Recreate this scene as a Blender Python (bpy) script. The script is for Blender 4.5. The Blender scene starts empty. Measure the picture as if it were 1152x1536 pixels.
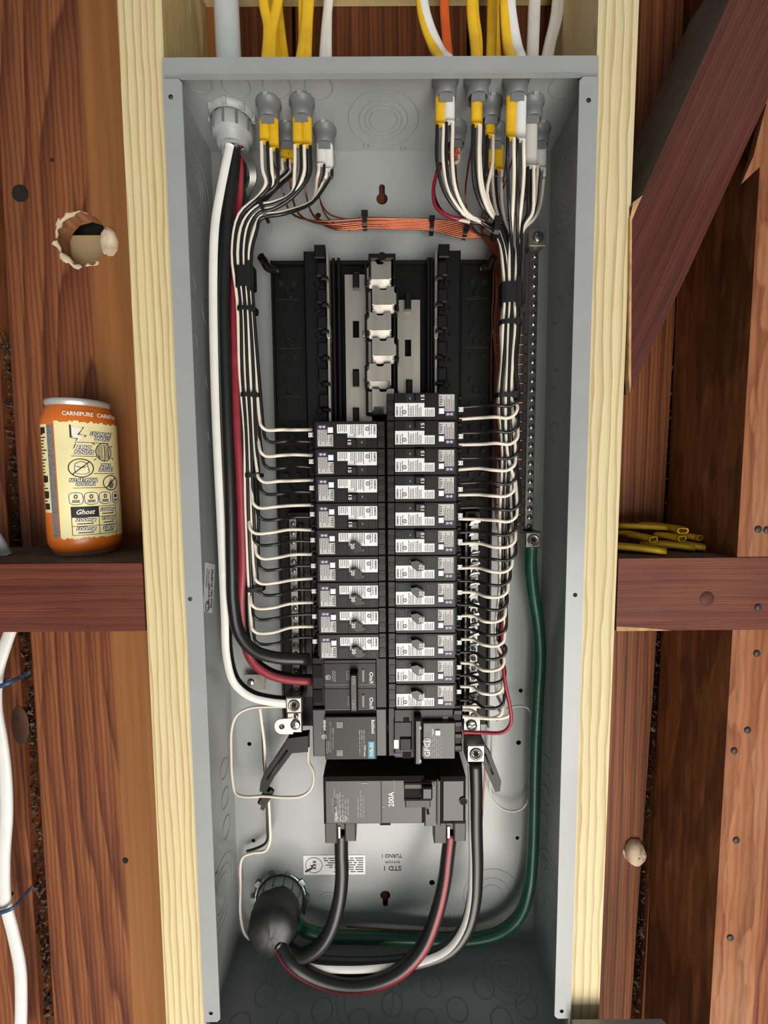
import bpy, math, random
from mathutils import Vector, Matrix
from mathutils.geometry import tessellate_polygon
random.seed(7)
C = bpy.context.scene.collection
PI = math.pi

# ------------------------------------------------------------------ camera
FPX = 649.0
CAM = Vector((-0.0008, -0.3905, -0.3465))
RT = Vector((0.99997186, -0.00275515, -0.00697789))
UP = Vector((0.00717442, 0.07929906, 0.99682505))
FW = Vector((0.00219307, 0.99684706, -0.0793166))
cd = bpy.data.cameras.new('camera'); co = bpy.data.objects.new('camera', cd); C.objects.link(co)
cd.sensor_fit = 'HORIZONTAL'; cd.sensor_width = 36; cd.lens = 36 * FPX / 1152
cd.clip_start = 0.01
co.matrix_world = Matrix(((RT.x, UP.x, -FW.x, CAM.x), (RT.y, UP.y, -FW.y, CAM.y), (RT.z, UP.z, -FW.z, CAM.z), (0, 0, 0, 1)))
bpy.context.scene.camera = co

# ------------------------------------------------------------------ world and lights
wd = bpy.data.worlds.new('world'); bpy.context.scene.world = wd; wd.use_nodes = True
wn = wd.node_tree.nodes; bg = wn['Background']
bg.inputs[0].default_value = (0.93, 0.96, 1.0, 1); bg.inputs[1].default_value = 0.24
def area(name, loc, target, sx, sy, power, col):
    l = bpy.data.lights.new(name, 'AREA'); l.shape = 'RECTANGLE'; l.size = sx; l.size_y = sy; l.energy = power; l.color = col
    o = bpy.data.objects.new(name, l); C.objects.link(o); o.location = loc
    o.rotation_euler = (Vector(target) - Vector(loc)).to_track_quat('-Z', 'Y').to_euler()
    return o
area('door_daylight', (0.62, -2.15, -1.35), (0, 0, -0.5), 1.7, 1.3, 48, (1.0, 0.97, 0.92))
area('floor_bounce', (0.15, -1.25, -1.75), (0, 0, -0.55), 1.1, 0.8, 19, (1.0, 0.93, 0.82))
vs = bpy.context.scene.view_settings
vs.view_transform = 'Standard'; vs.look = 'None'; vs.gamma = 1; vs.use_curve_mapping = False; vs.exposure = 0.0

# ------------------------------------------------------------------ pixel to real place
def _ray(px, py): return FW * FPX + RT * (px - 576) + UP * (768 - py)
def P(px, py, y):
    d = _ray(px, py); return CAM + d * ((y - CAM.y) / d.y)
def PZ(px, py, z):
    d = _ray(px, py); return CAM + d * ((z - CAM.z) / d.z)
def PX(px, py, x):
    d = _ray(px, py); return CAM + d * ((x - CAM.x) / d.x)

# ------------------------------------------------------------------ materials
def lin(h):
    h = h.lstrip('#'); r = []
    for i in (0, 2, 4):
        c = int(h[i:i+2], 16) / 255
        r.append(c / 12.92 if c <= 0.04045 else ((c + 0.055) / 1.055) ** 2.4)
    return (*r, 1)
M = {}
def mat(name, hexcol, rough=0.5, metal=0.0, var=0.12, scale=60, bump=0.0, spec=0.5, stretch=(1, 1, 1)):
    m = bpy.data.materials.new(name); m.use_nodes = True; nt = m.node_tree; b = nt.nodes['Principled BSDF']
    b.inputs['Roughness'].default_value = rough; b.inputs['Metallic'].default_value = metal
    b.inputs['Specular IOR Level'].default_value = spec
    tc = nt.nodes.new('ShaderNodeTexCoord'); mp = nt.nodes.new('ShaderNodeMapping'); mp.inputs['Scale'].default_value = stretch
    nz = nt.nodes.new('ShaderNodeTexNoise'); nz.inputs['Scale'].default_value = scale; nz.inputs['Detail'].default_value = 4
    nt.links.new(tc.outputs['Object'], mp.inputs[0]); nt.links.new(mp.outputs[0], nz.inputs['Vector'])
    cr = nt.nodes.new('ShaderNodeValToRGB'); c = lin(hexcol)
    cr.color_ramp.elements[0].position = 0.3; cr.color_ramp.elements[1].position = 0.7
    cr.color_ramp.elements[0].color = (*[x * (1 - var) for x in c[:3]], 1)
    cr.color_ramp.elements[1].color = (*[min(1, x * (1 + var)) for x in c[:3]], 1)
    nt.links.new(nz.outputs['Fac'], cr.inputs[0]); nt.links.new(cr.outputs[0], b.inputs['Base Color'])
    if bump:
        bp = nt.nodes.new('ShaderNodeBump'); bp.inputs['Strength'].default_value = bump; bp.inputs['Distance'].default_value = 0.001
        nt.links.new(nz.outputs['Fac'], bp.inputs['Height']); nt.links.new(bp.outputs[0], b.inputs['Normal'])
    M[name] = m
    return m

def wood(name, cols, rings=True, seed=(0, 0, 0), scale=9.0, dist=3.0, zs=0.09, rough=0.6, streak=0.35, patch=0.25, bump=0.15, bands=14, axis='Z', fine=120, patchcol=None, sap=None, fineband=0.3):
    """grain running along `axis`: distorted rings or bands, fine streaks, blotches"""
    m = bpy.data.materials.new(name); m.use_nodes = True; nt = m.node_tree; N = nt.nodes.new; L = nt.links.new
    b = nt.nodes['Principled BSDF']; b.inputs['Roughness'].default_value = rough; b.inputs['Specular IOR Level'].default_value = 0.3
    tc = N('ShaderNodeTexCoord')
    rot = N('ShaderNodeMapping')
    if axis == 'X': rot.inputs['Rotation'].default_value = (0, PI / 2, 0)
    if axis == 'D': rot.inputs['Rotation'].default_value = (0, -0.42, 0)
    L(tc.outputs['Object'], rot.inputs[0])
    mp = N('ShaderNodeMapping'); mp.inputs['Location'].default_value = seed; mp.inputs['Scale'].default_value = (1, 0.6, zs)
    L(rot.outputs[0], mp.inputs[0])
    wv = N('ShaderNodeTexWave'); wv.wave_type = 'RINGS' if rings else 'BANDS'
    if rings: wv.rings_direction = 'Y'
    else: wv.bands_direction = 'X'
    wv.wave_profile = 'SAW'
    wv.inputs['Scale'].default_value = bands; wv.inputs['Distortion'].default_value = dist
    wv.inputs['Detail'].default_value = 2.0; wv.inputs['Detail Scale'].default_value = scale
    L(mp.outputs[0], wv.inputs['Vector'])
    cr = N('ShaderNodeValToRGB'); e = cr.color_ramp.elements
    e[0].position = 0.0; e[0].color = lin(cols[0]); e[1].position = 1.0; e[1].color = lin(cols[2])
    x = e.new(0.55); x.color = lin(cols[1])
    x = e.new(0.9); x.color = lin(cols[2]); e[-1].color = lin(cols[0])
    L(wv.outputs['Fac'], cr.inputs[0])
    mp2 = N('ShaderNodeMapping'); mp2.inputs['Scale'].default_value = (1, 1, 0.03); L(rot.outputs[0], mp2.inputs[0])
    n2 = N('ShaderNodeTexNoise'); n2.inputs['Scale'].default_value = fine; n2.inputs['Detail'].default_value = 5; L(mp2.outputs[0], n2.inputs['Vector'])
    mx = N('ShaderNodeMix'); mx.data_type = 'RGBA'; mx.blend_type = 'OVERLAY'; mx.inputs[0].default_value = streak
    L(cr.outputs[0], mx.inputs[6]); L(n2.outputs['Fac'], mx.inputs[7])
    mp3 = N('ShaderNodeMapping'); mp3.inputs['Scale'].default_value = (1, 1, 0.3); mp3.inputs['Location'].default_value = (seed[0] + 3, 1, 2); L(rot.outputs[0], mp3.inputs[0])
    n3 = N('ShaderNodeTexNoise'); n3.inputs['Scale'].default_value = 14; n3.inputs['Detail'].default_value = 6; L(mp3.outputs[0], n3.inputs['Vector'])
    r3 = N('ShaderNodeValToRGB'); r3.color_ramp.elements[0].position = 0.45; r3.color_ramp.elements[1].position = 0.72
    L(n3.outputs['Fac'], r3.inputs[0])
    mu = N('ShaderNodeMath'); mu.operation = 'MULTIPLY'; mu.inputs[1].default_value = patch; L(r3.outputs[0], mu.inputs[0])
    m4 = N('ShaderNodeMix'); m4.data_type = 'RGBA'; L(mu.outputs[0], m4.inputs[0]); L(mx.outputs[2], m4.inputs[6]); m4.inputs[7].default_value = lin(patchcol or cols[1])
    out = m4.outputs[2]
    # fine growth lines
    w2 = N('ShaderNodeTexWave'); w2.wave_type = 'BANDS'; w2.bands_direction = 'X'; w2.wave_profile = 'SIN'
    w2.inputs['Scale'].default_value = bands * 3.1; w2.inputs['Distortion'].default_value = 5; w2.inputs['Detail'].default_value = 3; w2.inputs['Detail Scale'].default_value = 2
    L(mp.outputs[0], w2.inputs['Vector'])
    r2 = N('ShaderNodeValToRGB'); r2.color_ramp.elements[0].position = 0.1; r2.color_ramp.elements[1].position = 0.6
    r2.color_ramp.elements[0].color = (1 - fineband, 1 - fineband * 1.15, 1 - fineband * 1.3, 1); r2.color_ramp.elements[1].color = (1, 1, 1, 1)
    L(w2.outputs['Fac'], r2.inputs[0])
    m5 = N('ShaderNodeMix'); m5.data_type = 'RGBA'; m5.blend_type = 'MULTIPLY'; m5.inputs[0].default_value = 1; L(out, m5.inputs[6]); L(r2.outputs[0], m5.inputs[7]); out = m5.outputs[2]
    if sap:
        sx = N('ShaderNodeSeparateXYZ'); L(tc.outputs['Object'], sx.inputs[0])
        a1 = N('ShaderNodeMath'); a1.operation = 'MULTIPLY_ADD'; L(sx.outputs[2], a1.inputs[0]); a1.inputs[1].default_value = -sap[1]; L(sx.outputs[0], a1.inputs[2])
        a2 = N('ShaderNodeMath'); a2.operation = 'MULTIPLY_ADD'; L(a1.outputs[0], a2.inputs[0]); a2.inputs[1].default_value = 160; a2.inputs[2].default_value = -160 * sap[0]; a2.use_clamp = True
        rs = N('ShaderNodeValToRGB'); rs.color_ramp.elements[0].color = lin(sap[2]); rs.color_ramp.elements[1].color = lin(sap[3]); rs.color_ramp.elements[0].position = .3; rs.color_ramp.elements[1].position = .7
        L(n2.outputs['Fac'], rs.inputs[0])
        m6 = N('ShaderNodeMix'); m6.data_type = 'RGBA'; L(a2.outputs[0], m6.inputs[0]); L(out, m6.inputs[6]); L(rs.outputs[0], m6.inputs[7]); out = m6.outputs[2]
    L(out, b.inputs['Base Color'])
    bp = N('ShaderNodeBump'); bp.inputs['Strength'].default_value = bump; bp.inputs['Distance'].default_value = 0.002
    L(n2.outputs['Fac'], bp.inputs['Height']); L(bp.outputs[0], b.inputs['Normal'])
    M[name] = m
    return m

_a, _b = P(112, 0, 0.108), P(190, 1430, 0.108); _k = (_b.x - _a.x) / (_b.z - _a.z); SAP = (_a.x - _k * _a.z, _k, '#81522b', '#956134')
wood('pine_left', ('#dccca2', '#d3c294', '#b69d68'), rings=False, seed=(0.013, 0, 0), bands=50, fineband=.06, dist=3.0, scale=2.0, zs=0.12, streak=0.25, patch=0.2)
wood('pine_right', ('#dacba3', '#d0c096', '#b39c6c'), rings=False, seed=(0.03, 0, 0.1), bands=40, fineband=.06, dist=3.2, scale=2.2, zs=0.14, streak=0.25, patch=0.2)
wood('pine_plate', ('#d8c48c', '#cbb57c', '#a98f58'), rings=False, seed=(0.0, 0, 0), bands=34, fineband=.06, dist=3, scale=2, zs=0.1, axis='X', streak=0.3)
wood('fir_a', ('#8b5430', '#7a4527', '#5a2c19'), seed=(0.318, 0.0, 0.055), bands=17, fineband=.32, sap=SAP, dist=3.6, scale=3, zs=0.10, streak=0.5, patch=0.25)
wood('fir_a_pale', ('#94602f', '#88562a', '#734521'), rings=False, seed=(0.1, 0, 0), bands=30, dist=1.5, scale=2, zs=0.06, streak=0.4, patch=0.3)
wood('fir_b', ('#8f5732', '#7f4728', '#60311d'), seed=(-0.25, 0.1, 0.08), bands=15, dist=4.5, scale=3, zs=0.12, streak=0.5, patch=0.3)
wood('fir_c', ('#85502c', '#774325', '#5c301b'), rings=False, seed=(0.05, 0, 0), bands=24, dist=3.5, scale=2, zs=0.07, streak=0.5, patch=0.3)
wood('fir_dark', ('#6c3b21', '#5d311b', '#482413'), rings=False, seed=(0.2, 0, 0), bands=20, dist=3, scale=2, zs=0.07, streak=0.5, patch=0.3)
wood('fir_rough', ('#996444', '#8d5939', '#7c482c'), rings=False, seed=(0.2, 0, 0), bands=14, fineband=.18, dist=6, scale=4, zs=0.25, streak=0.45, patch=0.4, bump=0.5, rough=0.8, patchcol='#c79a78')
wood('fir_rough_side', ('#8e5936', '#80502f', '#6b4126'), rings=False, seed=(0.4, 0.2, 0), bands=22, dist=5, scale=3, zs=0.12, streak=0.5, patch=0.3, bump=0.3)
wood('red_block', ('#6b3527', '#643022', '#57291e'), rings=False, seed=(0.1, 0, 0.4), bands=42, fineband=.2, dist=5, scale=3, zs=0.06, axis='X', streak=0.5, patch=0.35, bump=0.35, patchcol='#93614c')
wood('red_brace', ('#552a20', '#4f261d', '#442019'), rings=False, seed=(0.5, 0, 0.4), bands=30, fineband=.2, dist=5, scale=3, zs=0.08, axis='D', streak=0.45, patch=0.3, bump=0.3, patchcol='#7c5446')
mat('sawn_edge', '#b98f62', 0.8, var=0.3, scale=90)
mat('knot_brown', '#4a2a18', 0.7, var=.35, scale=120, stretch=(1, 1, .3))
mat('dusty_gray', '#6a6158', 0.85, var=.25, scale=30)
mat('dusty_top', '#5a4a38', 0.9, var=0.35, scale=40)
mat('dark_gap', '#17110b', 0.95, var=0.5, scale=60)
mat('debris', '#4d3c29', 0.95, var=0.5, scale=300)
mat('foam', '#cdb89c', 0.85, var=0.35, scale=70, bump=0.6)
mat('siding', '#a88f68', 0.8, var=0.06, scale=20)
mat('steel_paint', '#999c9b', 0.29, metal=0.0, var=0.04, scale=18, spec=0.6)
mat('steel_groove', '#8d908f', 0.45, var=0.06, scale=30)
mat('hole', '#050505', 0.9)
mat('black_plastic', '#090808', 0.42, var=0.3, scale=45, spec=0.35)
mat('black_dull', '#060606', 0.5, var=0.3, scale=50, spec=0.25)
mat('breaker_plastic', '#0d0c0b', 0.45, var=0.22, scale=60, spec=0.4)
mat('breaker_recess', '#070707', 0.6)
mat('handle_plastic', '#131211', 0.35, var=0.2)
mat('brown_plastic', '#221d1a', 0.38, var=0.2, scale=40, spec=0.55)
mat('brown_shroud', '#423a33', 0.5, var=0.15, scale=60)
mat('tin', '#cfc7b9', 0.40, metal=1.0, var=0.10, scale=35, stretch=(3, 1, 0.3))
mat('zinc', '#a4a8a9', 0.3, metal=1.0, var=0.2, scale=120)
mat('aluminium', '#a9a59c', 0.42, metal=1.0, var=0.12, scale=50)
mat('dark_steel', '#85827b', 0.4, metal=1.0, var=0.2, scale=80)
mat('copper', '#a6634a', 0.34, metal=1.0, var=0.2, scale=40)
mat('white_wire', '#e6dccb', 0.38, var=0.05)
mat('black_wire', '#151414', 0.36, var=0.2, spec=0.6)
mat('red_wire', '#961f31', 0.38, var=0.12)
mat('red_stripe', '#86222d', 0.4, var=0.15)
mat('white_stripe', '#e9e6df', 0.4, var=0.05)
mat('green_wire', '#0f4a36', 0.35, var=0.2, scale=60)
mat('yellow_jacket', '#e3b41f', 0.42, var=0.10, scale=80)
mat('yellow_dark', '#d5ae22', 0.5, var=0.15, scale=70)
mat('white_jacket', '#e2e2de', 0.42, var=0.05)
mat('orange_jacket', '#ee6a30', 0.42, var=0.08)
mat('gray_jacket', '#b7bdc0', 0.45, var=0.05)
mat('translucent_jacket', '#c9c6bd', 0.4, var=0.06)
mat('connector_gray', '#6b6e6f', 0.42, var=0.08, scale=60)
mat('connector_pale', '#a0a3a3', 0.42, var=0.08, scale=60)
mat('tie_black', '#0e0e0e', 0.5)
mat('tape_black', '#262728', 0.45, var=0.3, scale=30, bump=0.4)
mat('sticker_white', '#e4e3e2', 0.5, var=0.03)
mat('sticker_gray', '#bdb9b6', 0.5, var=0.04)
mat('sticker_purple', '#47335f', 0.5, var=0.08)
mat('button_white', '#eef1fa', 0.4, var=0.02)
mat('ink_black', '#1a1a1a', 0.6)
mat('ink_mid', '#57534f', 0.6)
mat('ink_white', '#dedbd6', 0.6)
mat('ink_dim', '#8a8681', 0.6)
mat('teal', '#1f8791', 0.5, var=0.06)
mat('green_led', '#3d5a45', 0.3)
mat('can_orange', '#d9701f', 0.32, var=0.05, spec=0.6)
mat('can_cream', '#f2e6ae', 0.34, var=0.10, scale=22, spec=0.6)
mat('can_gray', '#8d8a87', 0.4, metal=0.4, var=0.3, scale=500)
mat('can_metal', '#d4d4d2', 0.35, metal=0.6, var=0.05)
mat('can_white', '#eeeadf', 0.4, var=0.02)
mat('staple_blue', '#2d4360', 0.45)
mat('nail', '#3d3734', 0.55, metal=0.4, var=0.3, scale=200)
mat('plastic_bag', '#a3a29d', 0.45, var=0.1)

# ------------------------------------------------------------------ mesh builder
def V(*a): return Vector(a)
_tx = {}
def text_geo(s):
    """flat triangulated lettering, cap height about 0.7"""
    if s not in _tx:
        cu = bpy.data.curves.new('t', 'FONT'); cu.body = s; cu.size = 1; cu.resolution_u = 2; cu.offset = 0.018
        o = bpy.data.objects.new('t', cu); C.objects.link(o)
        dg = bpy.context.evaluated_depsgraph_get(); dg.update()
        me = o.evaluated_get(dg).to_mesh()
        vs_ = [v.co.copy() for v in me.vertices]; fs = [tuple(p.vertices) for p in me.polygons]
        x0 = min(v.x for v in vs_); x1 = max(v.x for v in vs_)
        y0 = min(v.y for v in vs_); y1 = max(v.y for v in vs_)
        _tx[s] = ([Vector((v.x - x0, v.y - y0, 0)) for v in vs_], fs, x1 - x0, y1 - y0)
        o.evaluated_get(dg).to_mesh_clear(); bpy.data.objects.remove(o); bpy.data.curves.remove(cu)
    return _tx[s]

def spline(pts, sub=5):
    pts = [Vector(p) for p in pts]
    if len(pts) < 3: return pts
    out = []
    q = [pts[0] * 2 - pts[1]] + pts + [pts[-1] * 2 - pts[-2]]
    for i in range(1, len(q) - 2):
        p0, p1, p2, p3 = q[i-1:i+3]
        # centripetal
        def dd(a, b): return max(1e-6, (b - a).length ** 0.5)
        t0 = 0; t1 = t0 + dd(p0, p1); t2 = t1 + dd(p1, p2); t3 = t2 + dd(p2, p3)
        for k in range(sub):
            t = t1 + (t2 - t1) * k / sub
            a1 = p0 * ((t1-t)/(t1-t0)) + p1 * ((t-t0)/(t1-t0))
            a2 = p1 * ((t2-t)/(t2-t1)) + p2 * ((t-t1)/(t2-t1))
            a3 = p2 * ((t3-t)/(t3-t2)) + p3 * ((t-t2)/(t3-t2))
            b1 = a1 * ((t2-t)/(t2-t0)) + a2 * ((t-t0)/(t2-t0))
            b2 = a2 * ((t3-t)/(t3-t1)) + a3 * ((t-t1)/(t3-t1))
            out.append(b1 * ((t2-t)/(t2-t1)) + b2 * ((t-t1)/(t2-t1)))
    out.append(pts[-1])
    return out

class MB:
    def __init__(s): s.v = []; s.f = []; s.m = []; s.sm = []; s.mats = []
    def mi(s, m):
        if m not in s.mats: s.mats.append(m)
        return s.mats.index(m)
    def add(s, vs_, fs, m, smooth=False):
        o = len(s.v); s.v.extend(Vector(v) for v in vs_); k = s.mi(m)
        for f in fs: s.f.append([o + i for i in f]); s.m.append(k); s.sm.append(smooth)
        return s
    def box(s, x0, x1, y0, y1, z0, z1, m):
        vs_ = [(x, y, z) for x in (x0, x1) for y in (y0, y1) for z in (z0, z1)]
        return s.add(vs_, [(0,1,3,2), (4,6,7,5), (0,4,5,1), (2,3,7,6), (0,2,6,4), (1,5,7,3)], m)
    def bbox(s, x0, x1, y0, y1, z0, z1, m, c=0.001):
        """box whose front (y0) edges are chamfered"""
        r = lambda d, y: [(x0+d, y, z0+d), (x1-d, y, z0+d), (x1-d, y, z1-d), (x0+d, y, z1-d)]
        vs_ = r(c, y0) + r(0, y0 + c) + r(0, y1)
        fs = [(0,1,2,3), (11,10,9,8)]
        for a in (0, 4):
            for i in range(4): j = (i+1) % 4; fs.append((a+i, a+4+i, a+4+j, a+j))
        return s.add(vs_, fs, m)
    def prism(s, poly, y0, y1, m, holes=(), back=True, hm=None):
        """polygon of (x, z) extruded from y0 to y1, with through holes"""
        loops = [[Vector((p[0], y0, p[1])) for p in poly]] + [[Vector((p[0], y0, p[1])) for p in h] for h in holes]
        flat = [v for l in loops for v in l]
        tris = tessellate_polygon([[Vector((v.x, v.z, 0)) for v in l] for l in loops])
        n = len(flat)
        s.add(flat, [tuple(t) for t in tris], m)
        if back: s.add([Vector((v.x, y1, v.z)) for v in flat], [tuple(reversed(t)) for t in tris], m)
        for li, l in enumerate(loops):
            k = len(l)
            s.add(l + [Vector((v.x, y1, v.z)) for v in l], [(i, (i+1) % k, k + (i+1) % k, k + i) for i in range(k)], hm if (li and hm) else m)
        return s
    def pprism(s, pts, y0, y1, m):
        q = [P(px, py, y0) for px, py in pts]
        return s.prism([(v.x, v.z) for v in q], y0, y1, m)
    def frame(s, ax):
        ax = Vector(ax).normalized(); t = Vector((0, 0, 1)) if abs(ax.z) < 0.9 else Vector((0, -1, 0))
        u = ax.cross(t).normalized(); return ax, u, ax.cross(u)
    def lathe(s, c, ax, prof, n, m, smooth=True, cap=True, sq=1.0):
        """profile of (radius, height along axis)"""
        c = Vector(c); ax, u, w = s.frame(ax); vs_ = []
        for r, h in prof:
            for i in range(n):
                a = 2 * PI * i / n; vs_.append(c + ax * h + u * (r * math.cos(a)) + w * (r * math.sin(a) * sq))
        fs = []
        for j in range(len(prof) - 1):
            for i in range(n): k = (i+1) % n; fs.append((j*n+i, j*n+k, (j+1)*n+k, (j+1)*n+i))
        s.add(vs_, fs, m, smooth)
        if cap:
            for j in (0, len(prof) - 1):
                if prof[j][0] > 1e-6: s.add(vs_[j*n:(j+1)*n], [tuple(range(n)) if j else tuple(range(n-1, -1, -1))], m)
        return s
    def cyl(s, c, ax, r, h, m, n=12, r2=None): return s.lathe(c, ax, [(r, 0), (r if r2 is None else r2, h)], n, m)
    def tube(s, pts, r, m, n=8, sub=5, stripes=(), ry=None, right=None, twist=0.0):
        """round (or oval) tube; stripes = [(angle0, angle1, material)] measured from the front"""
        path = spline(pts, sub); k = len(path); vs_ = []
        for i, p in enumerate(path):
            t = (path[min(k-1, i+1)] - path[max(0, i-1)]).normalized()
            if right is not None:
                b = Vector(right); b = (b - t * b.dot(t)).normalized(); nn = b.cross(t)
                if nn.y > 0: nn = -nn
            else:
                nn = Vector((0, -1, 0)); nn = nn - t * nn.dot(t)
                if nn.length < 0.15: nn = Vector((0.0, -0.4, 1)) - t * Vector((0.0, -0.4, 1)).dot(t)
                nn.normalize(); b = t.cross(nn)
            for j in range(n):
                a = 2 * PI * j / n + math.radians(twist) * i / (k - 1); vs_.append(p + nn * ((ry or r) * math.cos(a)) + b * (r * math.sin(a)))
        groups = {}
        for j in range(n):
            a = 360 * (j + 0.5) / n; a = a - 360 if a > 180 else a; mm = m
            for a0, a1, sm_ in stripes:
                if a0 <= a <= a1: mm = sm_
            groups.setdefault(mm, []).append(j)
        o = len(s.v); s.v.extend(vs_)
        for mm, js in groups.items():
            kk = s.mi(mm)
            for i in range(k - 1):
                for j in js:
                    j2 = (j+1) % n; s.f.append([o+i*n+j, o+i*n+j2, o+(i+1)*n+j2, o+(i+1)*n+j]); s.m.append(kk); s.sm.append(True)
        kk = s.mi(m)
        s.f.append([o + j for j in range(n)]); s.m.append(kk); s.sm.append(False)
        s.f.append([o + (k-1)*n + j for j in range(n-1, -1, -1)]); s.m.append(kk); s.sm.append(False)
        return s
    def ring(s, c, ax, R, r, m, n=32, k=5, a0=0, a1=2*PI, ey=1.0):
        c = Vector(c); ax, u, w = s.frame(ax); vs_ = []; full = abs(a1 - a0 - 2*PI) < 1e-6; nn = n if full else n + 1
        for i in range(nn):
            a = a0 + (a1 - a0) * i / n; d = u * math.cos(a) + w * (math.sin(a) * ey)
            for j in range(k):
                q = 2 * PI * j / k; vs_.append(c + d * (R + r * math.cos(q)) + ax * (r * math.sin(q)))
        fs = []
        for i in range(n):
            i2 = (i+1) % nn
            for j in range(k): fs.append((i*k+j, i2*k+j, i2*k+(j+1) % k, i*k+(j+1) % k))
        return s.add(vs_, fs, m, True)
    def quad(s, a, b, c, d, m): return s.add([a, b, c, d], [(0, 1, 2, 3)], m)
    def flat(s, poly, y, m):
        tr = tessellate_polygon([[Vector((p[0], p[1], 0)) for p in poly]])
        return s.add([(p[0], y, p[1]) for p in poly], [tuple(t) for t in tr], m)
    def text(s, t, o, u, v, h, m, fit=None, shear=0.0):
        """lettering starting at o, running along u, upright along v, letter height h (fit = total length)"""
        vs_, fs, w, hh = text_geo(t); k = h / hh; kx = k if fit is None else fit / w
        o = Vector(o); u = Vector(u); v = Vector(v)
        return s.add([o + u * (q.x * kx + q.y * k * shear) + v * (q.y * k) for q in vs_], fs, m)
    def lines(s, o, u, v, L, H, rows, m, seed=1, fill=0.42):
        """rows of fine print too small to read: dashes of word length"""
        rnd = random.Random(seed); o = Vector(o); u = Vector(u); v = Vector(v); st = H / rows
        for i in range(rows):
            x = 0; end = L * rnd.uniform(0.7, 1.0)
            while x < end:
                w = min(L * rnd.uniform(0.08, 0.22), end - x); a = o + u * x - v * (st * (i + 0.2)); 
                s.quad(a, a + u * w, a + u * w - v * (st * fill), a - v * (st * fill), m); x += w + L * 0.035
        return s

def build(name, mb, parent=None, origin=None, **props):
    me = bpy.data.meshes.new(name)
    off = Vector(origin) if origin is not None else Vector((0, 0, 0))
    me.from_pydata([tuple(v - off) for v in mb.v], [], mb.f)
    for m in mb.mats: me.materials.append(M[m])
    me.polygons.foreach_set('material_index', mb.m); me.polygons.foreach_set('use_smooth', mb.sm); me.update()
    o = bpy.data.objects.new(name, me); C.objects.link(o)
    if parent is not None:
        o.parent = parent
        if origin is None and parent.parent is None: o.location = -parent.location if parent.type == 'EMPTY' and not parent.get('_local') else (0, 0, 0)
    o.location = o.location + off if origin is not None else o.location
    for k, v in props.items(): o[k] = v
    return o
def thing(name, label, cat, loc=(0, 0, 0), group=None, local=False):
    o = bpy.data.objects.new(name, None); C.objects.link(o); o.location = loc; o.empty_display_size = 0.02
    o['label'] = label; o['category'] = cat
    if group: o['group'] = group
    if local: o['_local'] = 1
    return o
def tag(o, label, cat, group=None):
    o['label'] = label; o['category'] = cat
    if group: o['group'] = group
    return o
def copy_tree(o, label=None):
    r = o.copy(); C.objects.link(r)
    if label: r['label'] = label
    for ch in list(o.children):
        c = ch.copy(); C.objects.link(c); c.parent = r
        for g in ch.children:
            d = g.copy(); C.objects.link(d); d.parent = c
    return r
def circ(cx, cz, r, n=20, jit=0.0, rnd=random):
    return [(cx + r * math.cos(2*PI*i/n) * (1 + rnd.uniform(-jit, jit)), cz + r * math.sin(2*PI*i/n) * (1 + rnd.uniform(-jit, jit))) for i in range(n)]

# ================================================================== BUILDING: wall of planks, studs, blocks
YS = 0.006          # front of the studs
YP = 0.108          # face of the planks
YB = 0.0996         # inner face of the enclosure back
wall = build('wall_back', MB().box(-1.3, 1.3, 0.150, 0.170, -1.25, 0.35, 'dark_gap'), kind='structure')
def plank(pts, m, holes=(), y0=YP, y1=0.130, hm=None):
    q = [P(px, py, y0) for px, py in pts]
    return build('plank', MB().prism([(v.x, v.z) for v in q], y0, y1, m, holes, hm=hm), wall)
hc = P(128, 357, YP)
hole = circ(hc.x - 0.005, hc.z, 0.0285, 24, 0.03)
plank([(-900, -150), (-34, -150), (-2, 500), (11, 780), (27, 950), (61, 1536), (70, 1750), (-900, 1750)], 'fir_b')
xb = lambda py: 3 + 63 * (py - 500) / 1036 + 11
plank([(-16, -150), (331, -150), (331, 1750), (94, 1750), (82, 1536), (46, 950), (30, 780), (14, 500)], 'fir_a', [hole], hm='fir_rough')
plank([(335, -150), (436, -150), (445, 700), (445, 1750), (338, 1750)], 'fir_dark')
plank([(441, -150), (700, -150), (700, 1750), (450, 1750), (450, 700)], 'fir_dark')
plank([(706, -150), (896, -150), (892, 1750), (704, 1750)], 'fir_dark')
plank([(900, -150), (1030, -150), (1012, 480), (985, 950), (945, 1536), (936, 1750), (860, 1750), (880, 945)], 'fir_c')
plank([(1042, -150), (2100, -150), (2100, 1750), (950, 1750), (962, 1536), (998, 950), (1024, 480)], 'fir_b')
# dusty debris in the long gaps, one loose mass each
def debris(a, b, n, w, seed):
    rnd = random.Random(seed); mb = MB()
    for i in range(n):
        t = rnd.random(); px = a[0] + (b[0]-a[0]) * t + rnd.gauss(0, w); py = a[1] + (b[1]-a[1]) * t
        c = P(px, py, YP + rnd.uniform(0.0, 0.012)); s_ = rnd.uniform(0.0005, 0.0024)
        d = [Vector((rnd.gauss(0, 1), rnd.gauss(0, 1), rnd.gauss(0, 1))) * s_ for _ in range(4)]
        mb.add([c + q for q in d], [(0, 1, 2), (0, 3, 1), (1, 3, 2), (0, 2, 3)], rnd.choice(['debris', 'dark_gap', 'debris', 'dusty_top']))
    o = build('gap_debris', mb, wall); o['kind'] = 'stuff'
debris((26, 770), (72, 1536), 900, 4.5, 1)
debris((5, 500), (26, 800), 300, 4, 2)
debris((1018, 480), (953, 1536), 800, 4, 3)
build('siding_panel', MB().box(hc.x - 0.045, hc.x + 0.05, 0.1335, 0.137, hc.z - 0.06, P(130, 353, .1335).z, 'siding'), wall)
mb = MB(); rnd = random.Random(4)
vs_ = []; n, k = 36, 8
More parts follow.
